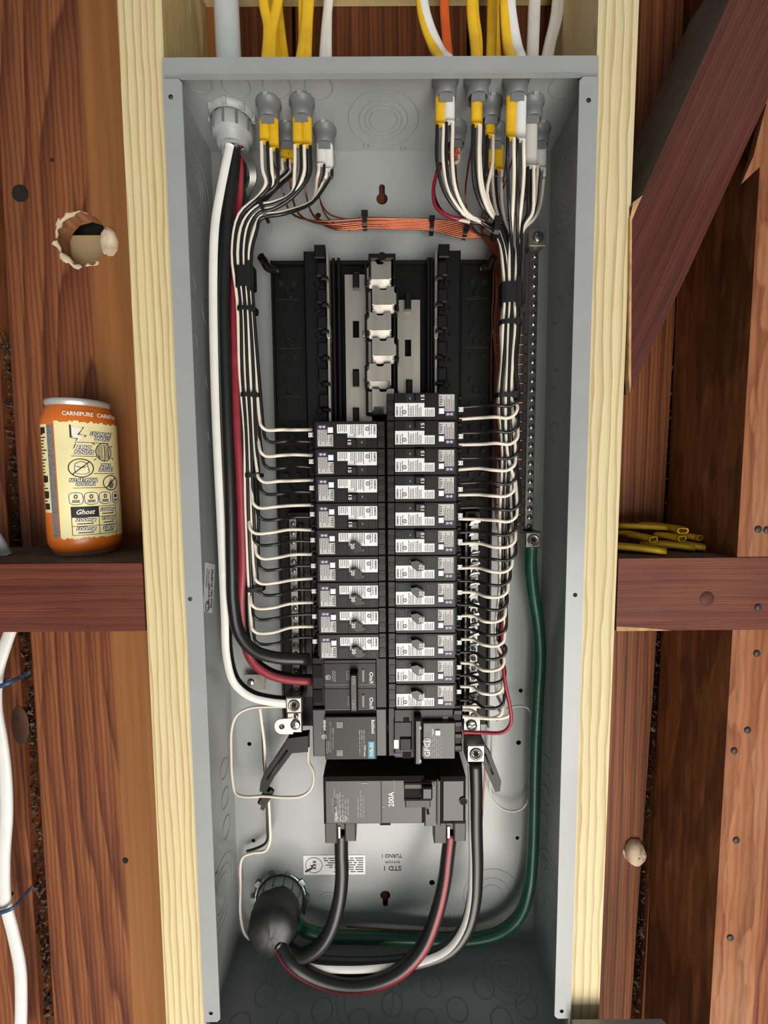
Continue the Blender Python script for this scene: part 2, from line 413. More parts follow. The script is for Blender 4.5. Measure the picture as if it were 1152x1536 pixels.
for i in range(n):
    a = 2*PI*i/n; R = 0.0300 * (1 + rnd.uniform(-0.05, 0.05)); rr = 0.0034 * rnd.uniform(0.5, 1.5)
    if 0.4 < a < 1.6 : rr *= 0.5
    for j in range(k):
        q = 2*PI*j/k; vs_.append((hc.x - 0.004 + math.cos(a) * (R + rr*math.cos(q)), YP + 0.002 + rr * 0.7*math.sin(q) + rnd.uniform(-0.0006, 0.0006), hc.z + math.sin(a) * (R + rr*math.cos(q))))
mb.add(vs_, [(i*k+j, ((i+1) % n)*k+j, ((i+1) % n)*k+(j+1) % k, i*k+(j+1) % k) for i in range(n) for j in range(k)], 'foam', True)
c = P(163, 362, YP - 0.002)
mb.lathe(c, (0, -1, 0), [(0.0095, -0.002), (0.009, 0.001), (0.006, 0.004), (0.002, 0.0045)], 10, 'foam', sq=1.6)
build('foam_rim', mb, wall)
c = P(30, 290, YP - 0.0004)
for px_, py_, r_k, sq_ in ((188, 1291, .0036, 1.1), (30, 1088, .011, 2.2), (78, 240, .002, 1)):
    build('knot', MB().lathe(P(px_, py_, YP - .0004), (0, -1, 0), [(r_k, 0), (r_k * .8, .0006), (r_k * .2, .0003)], 14, 'knot_brown' if r_k > .01 else 'dark_gap', sq=sq_), wall)
build('knot', MB().lathe(c, (0, -1, 0), [(0.0092, 0), (0.008, 0.0006), (0.002, 0.0004)], 14, 'dark_gap'), wall)

def lumber(name, label, pts, m, y0=YS, y1=YP - 0.0003, cat='stud'):
    q = [P(px, py, y0) for px, py in pts]
    o = build(name, MB().prism([(v.x, v.z) for v in q], y0, y1, m)); return tag(o, label, cat)
WX = 0.181
def vstud(name, label, x0, x1, m):
    o = build(name, MB().prism([(x0[0], 0.33), (x1[0], 0.33), (x1[1], -1.2), (x0[1], -1.2)], YS, YP - 0.0003, m)); return tag(o, label, 'stud')
vstud('pale_stud', 'new pale yellow wooden stud left of the gray panel, behind the orange can', (-0.2200, -0.2252), (-0.1836, -0.1836), 'pine_left')
vstud('pale_stud', 'new pale yellow wooden stud right of the gray panel, beside the dark diagonal brace', (0.1836, 0.1836), (0.2186, 0.2136), 'pine_right')
o = build('top_plate', MB().box(-0.1834, 0.1834, YS, YP - 0.0004, 0.150, 0.188, 'pine_plate')); tag(o, 'pale wooden plate between the two new studs above the panel, cables rising past it', 'wood plate')
lb = build('cross_block', MB().box(-1.2, -0.2245, YS, YP - 0.0003, -0.4885, -0.4240, 'red_block')); tag(lb, 'dark red-brown horizontal wooden block left of the panel carrying the orange can', 'wood block')
b2 = MB().box(-1.2, -0.2246, YS + 0.002, YP - 0.001, -0.4240, -0.4236, 'dusty_top'); build('dust_layer', b2, lb)
rb = build('cross_block', MB().box(0.2172, 1.2, YS - 0.001, YP - 0.0003, -0.4915, -0.4228, 'red_block')); tag(rb, 'dark red-brown horizontal wooden block right of the panel with yellow sheath scraps on top', 'wood block')
build('dust_layer', MB().box(0.2174, 0.32, YS + 0.002, YP - 0.001, -0.4228, -0.4224, 'dusty_top'), rb)
mb = MB(); a = 0.2174
mb.add([(a, YS-0.0014, -0.4915), (a+0.052, YS-0.0014, -0.4915), (a+0.03, YS-0.0014, -0.489), (a, YS-0.0014, -0.487), (a, YS+0.004, -0.4915), (a+0.052, YS+0.004, -0.4915)], [(0,1,2,3), (0,4,5,1)], 'sawn_edge')
build('raw_edge', mb, rb)
build('knot', MB().lathe(P(1060, 898, YS - 0.0008), (0, -1, 0), [(0.0075, -0.0005), (0.007, 0.0004), (0.001, 0.0003)], 14, 'red_brace'), rb)
# old rough studs on the right
def ostud(name, label, x0, x1, z0, z1):
    mb = MB().box(x0, x1, YS, YP - 0.0003, z0, z1, 'fir_rough')
    k = mb.mi('fir_rough_side'); mb.m[0] = k; mb.m[1] = k
    return tag(build(name, mb), label, 'stud')
su = ostud('rough_stud', 'old rough reddish stud at the right edge above the horizontal block', 0.3278, 0.372, -0.4225, 0.33)
sl = ostud('rough_stud', 'old rough reddish stud at the right edge below the horizontal block', 0.3276, 0.3712, -1.2, -0.4918)
def nails(st, pts, y):
    for px, py in pts:
        c = P(px, py, y); build('nail_head', MB().lathe(c, (0, -1, 0), [(0.0032, -0.004), (0.0034, 0.0006), (0.0028, 0.0012), (0.0, 0.0013)], 10, 'nail'), st)
nails(su, [(1137, 794), (1150, 795)], YS); nails(sl, [(1121, 1095), (1101, 1126), (1104, 1260), (1095, 1406), (1135, 980)], YS); nails(rb, [(1137, 911)], YS - 0.001)
splin = [(1150, 155), (1130, 235), (1112, 276), (1127, 262), (1140, 250), (1152, 240)]
build('splinter', MB().pprism(splin, YS - 0.002, YS + 0.004, 'fir_rough'), su)
br = lumber('diagonal_brace', 'dark red-brown diagonal brace cutting across the upper right corner', [(1200, -238), (1330, -238), (1152, 148), (1029, 414), (945, 590), (946, 310), (962, 296), (1028, 148), (1094, 0)], 'red_brace', y0=YS - 0.002, cat='brace')
br.data.materials.append(M['dusty_gray'])
for pl in br.data.polygons:
    if pl.normal.x < -0.3 and pl.normal.z > 0.3: pl.material_index = 1
build('raw_edge', MB().pprism([(945, 590), (943, 560), (945, 330), (950, 303), (964, 293), (957, 308), (948, 330), (946.5, 580)], YS - 0.0026, YS + 0.004, 'sawn_edge'), br)

# ================================================================== PANEL ENCLOSURE
H = 0.916; T = 0.0015
box = thing('panel_enclosure', 'tall open gray painted steel electrical panel box between the two pale studs', 'electrical panel', (0, 0, -H))
kh = lambda c, r, s_, up: [(c.x + r*math.cos(a), c.z + r*math.sin(a)) for a in [PI*(0.5 + 0.17) + i*(2*PI - PI*0.34)/14 for i in range(15)]] if up else [(c.x + r*math.cos(a), c.z + r*math.sin(a)) for a in [-PI*(0.5 - 0.17) + i*(2*PI - PI*0.34)/14 for i in range(15)]]
def keyhole(px, py, up=True):
    c = P(px, py, YB); r = 0.0062; s_ = 0.0032; d = 1 if up else -1
    pts = [(c.x + r*math.cos(a), c.z + d*r*math.sin(a)) for a in [PI/2 + 0.54 + i*(2*PI - 1.08)/14 for i in range(15)]]
    top = [(c.x + s_*math.cos(a), c.z + d*(0.012 + s_*math.sin(a))) for a in [i*PI/6 for i in range(7)]]
    return pts + top
holes = [keyhole(573, 298), keyhole(578, 1343, False)]
for px, py, r in [(477, 323, 0.0032), (374, 1116, 0.0026), (781, 1036, 0.0026), (778, 1114, 0.003), (648, 1324, 0.0036), (380, 1261, 0.0024), (776, 1257, 0.0024)]:
    c = P(px, py, YB); holes.append(circ(c.x, c.z, r, 12))
build('back_plate', MB().prism([(-WX, -H), (WX, -H), (WX, 0), (-WX, 0)], YB, YB + 0.0013, 'steel_paint', holes), box)
TP = {}   # holes in the top for the cable connectors
CON = {'A': (348, 172, 0.0170), 'B': (403, 152, .0095), 'C': (453, 150, .0095), 'D': (432, 192, .0095), 'E': (487, 192, .0095),
       'F': (668, 117, .0095), 'G': (716, 117, .0095), 'H': (774, 117, .0095), 'I': (735, 153, .0095), 'J': (797, 152, .0095), 'K': (683, 190, .0095), 'L': (742, 192, .0095), 'M': (808, 192, .0095)}
for kx, (px, py, r) in CON.items():
    c = PZ(px, py + 2, 0); TP[kx] = (c.x, max(c.y, 0.0165), r)
poly = [(-WX, 0), (WX, 0), (WX, YB + 0.0013), (-WX, YB + 0.0013)]
mb = MB(); mb.prism(poly, 0, T, 'steel_paint', [circ(x, y, r + 0.0005, 18) for x, y, r in TP.values()])
mb.v = [Vector((v.x, v.z, v.y)) for v in mb.v]     # lay the plate flat as the top of the box
build('top_plate', mb, box)
build('bottom_plate', MB().box(-WX, WX, 0, YB + 0.0013, -H - T, -H, 'steel_paint'), box)
build('side_plate', MB().box(-WX - T, -WX, 0, YB + 0.0013, -H, 0, 'steel_paint'), box)
build('side_plate', MB().box(WX, WX + T, 0, YB + 0.0013, -H, 0, 'steel_paint'), box)
fl = 0.0145
def flange(x0, x1, z0, z1, hs):
    return build('flange', MB().prism([(x0, z0), (x1, z0), (x1, z1), (x0, z1)], -0.001, 0.0005, 'steel_paint', hs, hm='hole'), box)
zt = P(575, 118, 0).z; zb = P(842, 1526, 0).z
def fh(pts): return [circ(P(px, py, 0).x, P(px, py, 0).z, 0.0021, 10) for px, py in pts]
def cornered(x0, x1, z0, z1, hs, c=0.003):
    p = [(x0, z0), (x1 - c, z0), (x1, z0 + c), (x1, z1 - c), (x1 - c, z1), (x0, z1)] if x1 > x0 else [(x0, z0), (x1 + c, z0), (x1, z0 + c), (x1, z1 - c), (x1 + c, z1), (x0, z1)]
    return build('side_flange', MB().prism(p, -0.001, 0.0005, 'steel_paint', hs, hm='hole'), box)
cornered(-WX - T, -WX + fl, zb, zt, fh([(257, 147), (286, 898), (317, 1518)]))
cornered(WX + T, WX - fl, zb, zt, fh([(882, 152), (862, 892), (842, 1515)]))
mb = MB(); zl = P(575, 113, 0).z
mb.prism([(-WX, zl), (WX, zl), (WX, T), (-WX, T)], -0.003, 0.0, 'steel_paint').box(-WX, WX, -0.0036, 0.002, zl - 0.0012, zl, 'steel_paint')
build('top_lip', mb, box)
build('bottom_lip', MB().box(-WX, WX, -0.003, 0.0, -H - T, -H + fl, 'steel_paint'), box)
# knockouts: pressed rings
def kos(name, mk):
    mb = MB(); mk(mb); return build(name, mb, box)
def concentric(mb, c, ax, radii, m='steel_groove'):
    for R in radii:
        mb.ring(c, ax, R, 0.00042, m, n=36, k=5)
c = PZ(575, 180, 0); kos('knockout_ring', lambda mb: concentric(mb, c, (0, 0, 1), [0.034, 0.0235, 0.018, 0.0135]))
for px, py, R in [(354, 128, .0125), (415, 128, .0125), (478, 130, .0125), (845, 128, .0125), (296, 122, .012), (549, 218, .003), (605, 222, .003)]:
    c2 = PZ(px, py, 0); c2.y = max(c2.y, R + 0.002); kos('knockout', lambda mb: concentric(mb, c2, (0, 0, 1), [R, R - .0006]))
for px, py, sx in [(291, 285, -1), (848, 285, 1)]:
    c3 = PX(px, py, sx * WX); c3.y = 0.05
    kos('knockout_ring', lambda mb: concentric(mb, c3, (1, 0, 0), [0.040, 0.030, 0.0235, 0.018]))
for sx in (-1, 1):
    for z, y, R in [(-0.163, 0.035, .011), (-0.176, .072, .012), (-.215, .035, .010), (-.245, .072, .010), (-.30, .072, .010), (-.67, .07, .011), (-.705, .07, .011), (-.74, .07, .012), (-.80, .05, .036)]:
        def f(mb):
            concentric(mb, (sx * WX, y, z), (1, 0, 0), [R, R - .0007] if R < .02 else [R, R * .72, R * .5])
        kos('knockout', f)
c4 = PX(290, 350, -WX)
build('knockout_disc', MB().cyl((-WX + 0.0002, 0.022, -0.163), (1, 0, 0), 0.0085, 0.0008, 'steel_groove', 18), box)
build('knockout_disc', MB().cyl((-WX + 0.0002, 0.03, -0.775), (1, 0, 0), 0.0135, 0.0008, 'steel_groove', 18).cyl((-WX + 0.001, 0.03, -0.775), (1, 0, 0), 0.0035, 0.001, 'tin', 10), box)
build('knockout_disc', MB().cyl((WX - 0.0002, 0.03, -0.165), (-1, 0, 0), 0.0085, 0.0008, 'steel_groove', 18), box)
for px, py, rad in [(390, 340, (.013, .010)), (487, 243, (.012, .009)), (492, 1352, (.012, .008, .005)), (660, 1375, (.018, .012)), (737, 1342, (.034, .022, .013)), (684, 225, (.012, .009))]:
    cc = P(px, py, YB); kos('knockout_ring', lambda mb: concentric(mb, cc, (0, 1, 0), rad))
for x, y in [(-.135, .045), (-.105, .02), (-.07, .03), (-.03, .02), (-.055, .058), (.005, .035), (.04, .02), (.05, .052), (.075, .03), (.108, .05), (.12, .02), (.15, .032), (-.155, .018), (.02, .062)]:
    kos('knockout', lambda mb: concentric(mb, (x, y, -H), (0, 0, 1), [.0115, .0108]))
for x, y, rr in [(.137, .06, (.026, .017, .011)), (-.12, .07, (.02, .012)), (-.02, .04, (.036, .027))]:
    kos('knockout_ring', lambda mb: concentric(mb, (x, y, -H), (0, 0, 1), rr))
# stickers and stamped letters
def sticker_quad(q, off):
    a, b, c_, d = q
    n = (b - a).cross(d - a).normalized()
    return [p + n * off for p in q], n
q = [PX(*t, -WX) for t in [(304, 917), (318, 920), (322.5, 847), (307, 843)]]     # lower-left going round
q = [Vector((-WX + 0.0003, v.y, v.z)) for v in q]
ul = build('sticker', MB().quad(*q, 'sticker_white'), box, label='white certification sticker on the left inner side, numbers reading upward')
up_ = (q[3] - q[0]).normalized(); rt_ = (q[1] - q[0]).normalized(); n_ = Vector((0.0003, 0, 0)); Lg = (q[3] - q[0]).length; Wd = (q[1] - q[0]).length
mb = MB(); 
mb.ring(q[0] + rt_ * Wd * .42 + up_ * Lg * .12 + n_, (1, 0, 0), 0.0048, 0.0004, 'ink_black', n=20, k=4)
mb.text('UL', q[0] + rt_ * Wd * .58 + up_ * Lg * .075 + n_, up_, -rt_, 0.0052, 'ink_black')
mb.text('LISTED', q[0] + rt_ * Wd * .62 + up_ * Lg * .25 + n_, up_, -rt_, 0.0042, 'ink_black')
mb.text('PANELBOARD ENCLOSURE', q[0] + rt_ * Wd * .28 + up_ * Lg * .5 + n_, up_, -rt_, 0.0026, 'ink_black', fit=Lg * .38)
mb.text('ACCESSORY EQUIPMENT', q[0] + rt_ * Wd * .48 + up_ * Lg * .5 + n_, up_, -rt_, 0.0026, 'ink_black', fit=Lg * .38)
mb.text('Issue No. 0158742', q[0] + rt_ * Wd * .92 + up_ * Lg * .1 + n_, up_, -rt_, 0.0058, 'ink_black', fit=Lg * .82)
build('printed_text', mb, ul)
a = P(455, 1283, YB); d = P(548, 1311, YB); y = YB - 0.0004
ins = build('sticker', MB().quad((a.x, y, a.z), (d.x, y, a.z), (d.x, y, d.z), (a.x, y, d.z), 'sticker_white'), box, label='white instruction sticker printed upside down behind the left service cable')
mb = MB(); y -= 0.0003; w = d.x - a.x; h = a.z - d.z
mb.lines((d.x - w*.03, y, d.z + h*.1), (-1, 0, 0), (0, 0, -1), w * .66, h * .82, 7, 'ink_mid', 3)
cxx = a.x + w * .17; czz = (a.z + d.z) / 2
mb.ring((cxx, y, czz), (0, 1, 0), h * .4, 0.0003, 'ink_mid', 20, 4)
mb.flat([(cxx - h*.45, czz - h*.3), (cxx - h*.1, czz - h*.1), (cxx - h*.2, czz), (cxx - h*.02, czz), (cxx - h*.08, czz - h*.2), (cxx - h*.4, czz - h*.38)], y, 'ink_black')
for i in range(3): mb.box(cxx - h*.05, cxx + h*.1, y, y + .0001, czz + h*(-.2 + i*.16), czz + h*(-.1 + i*.16), 'ink_mid')
build('printed_text', mb, ins)
mb = MB(); y = YB - 0.0003
for t, px, py, hgt, wpx in [('STD 1', 602, 1299, 0.0062, 26), ('0210 4 JUN', 600, 1291, 0.0034, 22), ('TURNO 1', 603, 1281, 0.005, 30)]:
    o_ = P(px, py, y); e_ = P(px - wpx, py, y); mb.text(t, o_, (-1, 0, 0), (0, 0, -1), hgt, 'ink_black', fit=o_.x - e_.x)
build('stamped_text', mb, box)

# ================================================================== BREAKER INTERIOR (black base, bus bars, neutral bars)
Z1 = P(580, 589, .024).z; PITCH = 0.02585
XM = 0.0024                      # centre line between the two breaker columns
itr = thing('breaker_interior', 'black plastic breaker interior with bare silver bus bars in the middle of the panel', 'panel interior', (0, YB, -0.66))
xl, xr = P(410, 500, .088).x, P(740, 500, .088).x; zt2 = P(575, 393, .088).z; zb2 = Z1 - 14 * PITCH - 0.004
mb = MB(); mb.bbox(xl, xr, .088, .0985, zb2, zt2, 'black_dull', .002)
mb.box(xl + .004, xl + .034, .0868, .088, zt2 - .165, zt2 - .006, 'black_plastic'); mb.box(xr - .034, xr - .004, .0868, .088, zt2 - .165, zt2 - .006, 'black_plastic')
mb.box(xl, xr, .084, .0885, zt2 - .004, zt2, 'black_plastic')
for s_ in (xl, xr - .0022): mb.box(s_, s_ + .0022, .083, .0885, zb2, zt2, 'black_plastic')
rnd = random.Random(11)
for sx, x0 in ((1, xl), (-1, xr)):
    for i in range(12):
        z = zt2 - .02 - i * PITCH * 0.98
        for u0, u1, hz in ((.008, .013, .0045), (.022, .026, .0055)):
            a_, b_ = sorted((x0 + sx * u0, x0 + sx * u1)); mb.box(a_, b_, .0846, .087, z - hz, z, 'black_plastic' if i % 3 else 'hole')
        if i % 2 == 0:
            mb.ring((x0 + sx * .018, .0866, z - .012), (0, 1, 0), .0045, .0005, 'black_plastic', 14, 4); mb.box(min(x0 + sx*.006, x0 + sx*.03), max(x0 + sx*.006, x0 + sx*.03), .086, .087, z - .019, z - .0182, 'brown_plastic')
build('base_plate', mb, itr)
# tall rails with clip teeth that carry the outer ends of the breakers
def rail(px0, px1, sx):
    x0, x1 = P(px0, 480, .066).x, P(px1, 480, .066).x
    mb = MB(); mb.bbox(x0, x1, .070, .0895, zb2 + .004, zt2 + .003, 'black_plastic', .0015)
    xi = x1 if sx < 0 else x0
    mb.bbox(x0 if sx > 0 else x1 - .011, x0 + .011 if sx > 0 else x1, .062, .071, zt2 - .008, zt2 + .005, 'black_plastic', .001)
    for i in range(9):
        z = zt2 - .012 - i * PITCH
        a_, b_ = sorted((xi - sx * .001, xi + sx * .009)); mb.bbox(a_, b_, .060, .071, z - .0145, z - .001, 'black_plastic', .0012)
        a_, b_ = sorted((xi - sx * .003, xi + sx * .004)); mb.bbox(a_, b_, .057, .071, z - .019, z - .0155, 'black_plastic', .0008)
        mb.ring(((a_ + b_) / 2 + sx * .009, .0690, z - .017), (0, 1, 0), .003, .0006, 'black_plastic', 14, 4)
        mb.cyl(((a_ + b_) / 2, .0568, z - .0172), (0, 1, 0), .0009, .002, 'hole', 8)
    return build('rail', mb, itr)
rail(456, 490, -1); rail(657, 692, 1)
def strip(px, zlo, m):
    x = P(px, 500, .064).x; mb = MB(); zm = P(px, 498, .064).z
    mb.box(x - .0011, x + .0011, .064, .080, zlo, zt2 + .001, m); mb.box(x - .0018, x + .0018, .0628, .080, zm - .006, zm + .006, m)
    return build('metal_strip', mb, itr)
strip(493, Z1 - 2.1 * PITCH, 'tin'); strip(654, Z1 - PITCH * .8, 'aluminium')
for s_ in ((500, 512), (640, 649)):
    x0, x1 = P(s_[0], 500, .078).x, P(s_[1], 500, .078).x
    build('channel_rib', MB().bbox(x0, x0 + .003, .074, .0885, zb2 + .05, zt2 - .002, 'black_plastic', .0006).bbox(x1 - .003, x1, .074, .0885, zb2 + .05, zt2 - .002, 'black_plastic', .0006), itr)
def bus(px0, px1, py0, tabs, slots, sx):
    y = .0735
    a_, b_ = P(px0, py0, y), P(px1, py0, y); mb = MB(); zl = Z1 - 3 * PITCH
    hs = []
    for px, py, w, h in slots:
        c = P(px, py, y); hs.append([(c.x - w, c.z - h), (c.x + w, c.z - h), (c.x + w, c.z + h), (c.x - w, c.z + h)])
    mb.prism([(a_.x, zl), (b_.x, zl), (b_.x, a_.z), (a_.x, a_.z)], y, y + .0022, 'tin', hs, hm='hole')
    for px, py in tabs:
        c = P(px, py, y); 
        mb.tube([c + V(-sx*.004, .0, 0), c + V(sx * .002, -.003, .002), c + V(sx * .006, -.008, .004)], .0035, 'tin', 8, 4, ry=.0012, right=(0, 0, 1))
    return build('bus_bar', mb, itr)
bus(517, 556, 412, [(552, 424), (550, 502), (552, 573)], [(534, 494, .0033, .0085), (534, 418, .0033, .006), (534, 566, .0033, .0085)], 1)
bus(596, 630, 450, [(592, 467), (592, 540)], [(612, 522, .0033, .0085), (612, 455, .0033, .006)], -1)
for px, py in ((534, 430), (534, 577), (612, 462), (534, 632), (614, 590)):
    c = P(px, py, .068); build('bar_clip', MB().bbox(c.x - .0032, c.x + .0032, .066, .085, c.z - .002, c.z + .014, 'black_plastic', .001), itr)
# saddle shaped stabs down the centre
for i in range(6):
    a_ = P(556, 392 + i * 38.3, .060); b_ = P(589, 424 + i * 38.3, .060)
    x0, x1, z0, z1 = a_.x, b_.x, b_.z, a_.z; w = x1 - x0; o_ = -.0015 if i % 2 == 0 else .0015; x0 += o_; x1 += o_
    mb = MB()
    mb.prism([(x0, z0 + .004), (x0, z1), (x0 + w*.28, z1), (x0 + w*.38, z1 - .003), (x0 + w*.62, z1 - .003), (x0 + w*.72, z1), (x1, z1), (x1, z0 + .004)], .0600, .0613, 'tin')
    mb.add([(x0, .0600, z0 + .008), (x1, .0600, z0 + .008), (x1, .0660, z0 - .003), (x0, .0660, z0 - .003)], [(0, 3, 2, 1)], 'dark_steel')
    mb.box(x0, x0 + .0012, .0613, .075, z0, z1, 'tin'); mb.box(x1 - .0012, x1, .0613, .075, z0, z1, 'tin')
    sx = -1 if i % 2 == 0 else 1; xe = x0 if sx < 0 else x1
    mb.prism([(xe, z0 + .004), (xe + sx*.003, z0 + .004), (xe + sx*.003, z0 + .013), (xe, z0 + .016)], .0600, .064, 'tin')
    build('stab', mb, itr)
    build('stab_insulator', MB().bbox(x0 - .004, x1 + .004, .070, .088, z0 - .0045, z0 - .0005, 'black_plastic', .001).bbox(x0 - .0046 - (.002 if sx > 0 else 0), x0 - .0022 - (.002 if sx > 0 else 0), .058, .088, z0 - .004, z1 - .002, 'black_plastic', .0006).bbox(x1 + .0022, x1 + .0046, .058, .088, z0 - .004, z1 - .002, 'black_plastic', .0006), itr)
c = P(573, 388, .06)
build('top_boss', MB().bbox(c.x - .0125, c.x + .0125, .056, .088, c.z - .002, c.z + .0035, 'black_plastic', .001).bbox(c.x - .0135, c.x - .011, .056, .088, c.z - .02, c.z + .003, 'black_plastic', .0006).bbox(c.x + .011, c.x + .0135, .056, .088, c.z - .02, c.z + .003, 'black_plastic', .0006).cyl((c.x, .0555, c.z), (0, 1, 0), .0042, .01, 'black_plastic', 14), itr)
# hooked arms at the corners
def arm(pts, r, y0, y1):
    build('hook_arm', MB().tube([P(a_, b_, y0 + (y1 - y0) * i / (len(pts) - 1)) for i, (a_, b_) in enumerate(pts)], r, 'black_plastic', 8, 4, ry=r * .8), itr)
arm([(416, 405), (402, 402), (396, 392), (391, 385)], .0042, .082, .062)
arm([(722, 402), (733, 400), (737, 392), (742, 384)], .0042, .082, .068)
for pts in ([(462, 1104), (432, 1108), (424, 1122), (391, 1172), (389, 1187), (398, 1190), (412, 1165), (438, 1130), (462, 1128)], [(700, 1112), (722, 1112), (738, 1135), (752, 1172), (750, 1187), (743, 1188), (726, 1150), (718, 1128), (700, 1128)]):
    q_ = [P(a_, b_, .058) for a_, b_ in pts]; mb = MB().prism([(v.x, v.z) for v in q_], .058, .070, 'black_plastic')
    e0, e1 = q_[2], q_[3]; mb.tube([(q_[2] + q_[7]) / 2 + V(0, -.0005, 0), (q_[3] + q_[6]) / 2 + V(0, -.0005, 0)], .0012, 'brown_plastic', 6)
    build('support_arm', mb, itr)
# neutral bars with a screw every few millimetres
def screw(mb, c, r, slot, m='zinc'):
    mb.lathe(c, (0, -1, 0), [(r, -.004), (r, .0002), (r * .8, .0010), (0.0, .0011)], 12, m)
    d = Vector((math.cos(slot), 0, math.sin(slot))); e = Vector((-math.sin(slot), 0, math.cos(slot)))
    for q in (d, e):
        pq = Vector((-q.z, 0, q.x)); cc = Vector(c) + V(0, -.0013, 0); a_ = cc - q * r * .65; b_ = cc + q * r * .65
        mb.quad(a_ - pq * .0003, b_ - pq * .0003, b_ + pq * .0003, a_ + pq * .0003, 'hole')
def neutral(pt0, pt1, n, wide, inner, label):
    a_ = P(*pt0, .062); b_ = P(*pt1, .062); x = (a_.x + b_.x) / 2; mb = MB()
    mb.bbox(x - wide, x + wide, .0625, .074, b_.z, a_.z, 'dark_steel', .0008)
    build('bar_support', MB().bbox(x - wide - .004, x + wide + .012 * inner if inner > 0 else x + wide + .004, .074, .0885, b_.z - .01, a_.z + .006, 'black_plastic', .001), itr)
    mb.bbox(*sorted((x + inner * (wide + .002), x + inner * (wide + .005))), .066, .074, b_.z, a_.z - .006, 'brown_plastic', .0006)
    o = build('neutral_bar', mb, itr, label=label)
    rnd = random.Random(n)
    for i in range(n):
        t = (i + .5) / n; c = V(x, .0618, a_.z + (b_.z - a_.z) * t); mb = MB(); screw(mb, c, .0026, rnd.uniform(0, 1.5))
        build('screw', mb, o)
    return x, a_.z, b_.z
nl = neutral((438, 778), (446, 1042), 19, .0042, 1, 'silver neutral bar with screws left of the breakers')
nr = neutral((712, 776), (710, 1080), 21, .0046, -1, 'silver neutral bar with screws right of the breakers')
for i in range(19):      # bent bright lugs of the right bar, between its screws
    z = nr[1] - .006 - i * (nr[1] - nr[2] - .012) / 19
    build('bar_tab', MB().add([(nr[0] - .0062, .0618, z - .003), (nr[0] - .0040, .0602, z + .0015), (nr[0] + .0045, .0598, z + .0035), (nr[0] + .0055, .0604, z + .0010), (nr[0] - .001, .0610, z - .0008)], [(0, 1, 2, 3, 4)], 'zinc'), itr)
def lug(name, px, py, y, s_, parent, m='aluminium', yd=.02, fl=True):
    c = P(px, py, y); mb = MB(); mb.bbox(c.x - s_, c.x + s_, y, y + yd, c.z - s_, c.z + s_, m, .0012)
    mb.lathe((c.x, y + .002, c.z), (0, -1, 0), [(s_ * .74, 0), (s_ * .74, .0026), (s_ * .6, .0032)], 20, 'zinc', cap=False)
    mb.lathe((c.x, y - .0008, c.z), (0, -1, 0), [(s_ * .6, .0004), (s_ * .42, .0002), (s_ * .38, -.0012), (0.0, -.0012)], 20, 'dark_steel', cap=False)
    mb.cyl((c.x, y - .00045, c.z), (0, 1, 0), s_ * .36, .0004, 'hole', 6)
    return build(name, mb, parent)
lug('neutral_lug', 441, 1058, .046, .0085, itr); lug('neutral_lug', 714, 1131, .044, .0095, itr)
c = P(443, 1087, .060); mb = MB().bbox(c.x - .009, c.x + .007, .061, .066, c.z - .010, c.z + .013, 'aluminium', .001); screw(mb, V(c.x, .0592, c.z), .0055, .3); screw(mb, V(c.x + .001, .0596, c.z + .0095), .0028, .8)
build('mounting_plate', mb, itr)
c = P(424, 1090, .060); tt = [(c.x + .011, c.z - .0085), (c.x + .011, c.z + .0095), (c.x, c.z + .0085)] + [(c.x + .0088 * math.cos(a), c.z + .0088 * math.sin(a)) for a in [PI/2 + i * PI / 10 for i in range(1, 10)]] + [(c.x, c.z - .0085)]
build('mounting_tab', MB().prism(tt, .060, .0625, 'tin', [circ(c.x - .001, c.z, .0032, 14)]), itr)
c = P(709, 1088, .060); mb = MB().bbox(c.x - .010, c.x + .009, .061, .068, c.z - .009, c.z + .010, 'aluminium', .001); screw(mb, V(c.x - .001, .0592, c.z), .006, .6)
build('mounting_plate', mb, itr)
c = P(376, 1024, .09); mb = MB().box(c.x - .008, c.x + .016, .091, .093, c.z - .009, c.z + .009, 'dark_steel'); screw(mb, V(c.x, .09, c.z), .0042, .2); build('mounting_foot', mb, itr)

# ================================================================== GROUND BAR
gb = thing('ground_bar', 'long narrow steel ground bar full of screws along the right inside of the panel', 'ground bar', (.153, YB, -.40))
a_ = P(800, 375, .072); b_ = P(794, 795, .072)
GX = (a_.x + b_.x) / 2
build('bar', MB().bbox(GX - .0048, GX + .0048, .072, .082, b_.z, a_.z, 'dark_steel', .0008), gb)
ng = 30
for i in range(ng):
    mb = MB(); screw(mb, V(GX + .0008, .0712, a_.z - .006 + (b_.z - a_.z + .010) * i / (ng - 1)), .0029, random.uniform(0, 1.5)); build('screw', mb, gb)
c = P(806, 357, .078); mb = MB().bbox(c.x - .0082, c.x + .0082, .076, .080, c.z - .009, c.z + .009, 'tin', .0008); screw(mb, V(c.x, .0748, c.z), .0055, .2)
mb.add([(c.x - .0082, .0765, c.z - .009), (c.x + .0082, .0765, c.z - .009), (GX + .005, .073, a_.z - .002), (GX - .005, .073, a_.z - .002)], [(0, 3, 2, 1)], 'tin')
mb.cyl((c.x, .0755, c.z), (0, 1, 0), .006, .024, 'dark_steel', 12)
build('bracket', mb, gb)
c = P(777, 815, .08); 
lug('ground_lug', 800, 810, .058, .0085, gb, 'dark_steel', .022)
for zz in (b_.z + .02, a_.z - .05): build('bar_foot', MB().cyl((GX, .08, zz), (0, 1, 0), .005, .019, 'dark_steel', 10), gb)

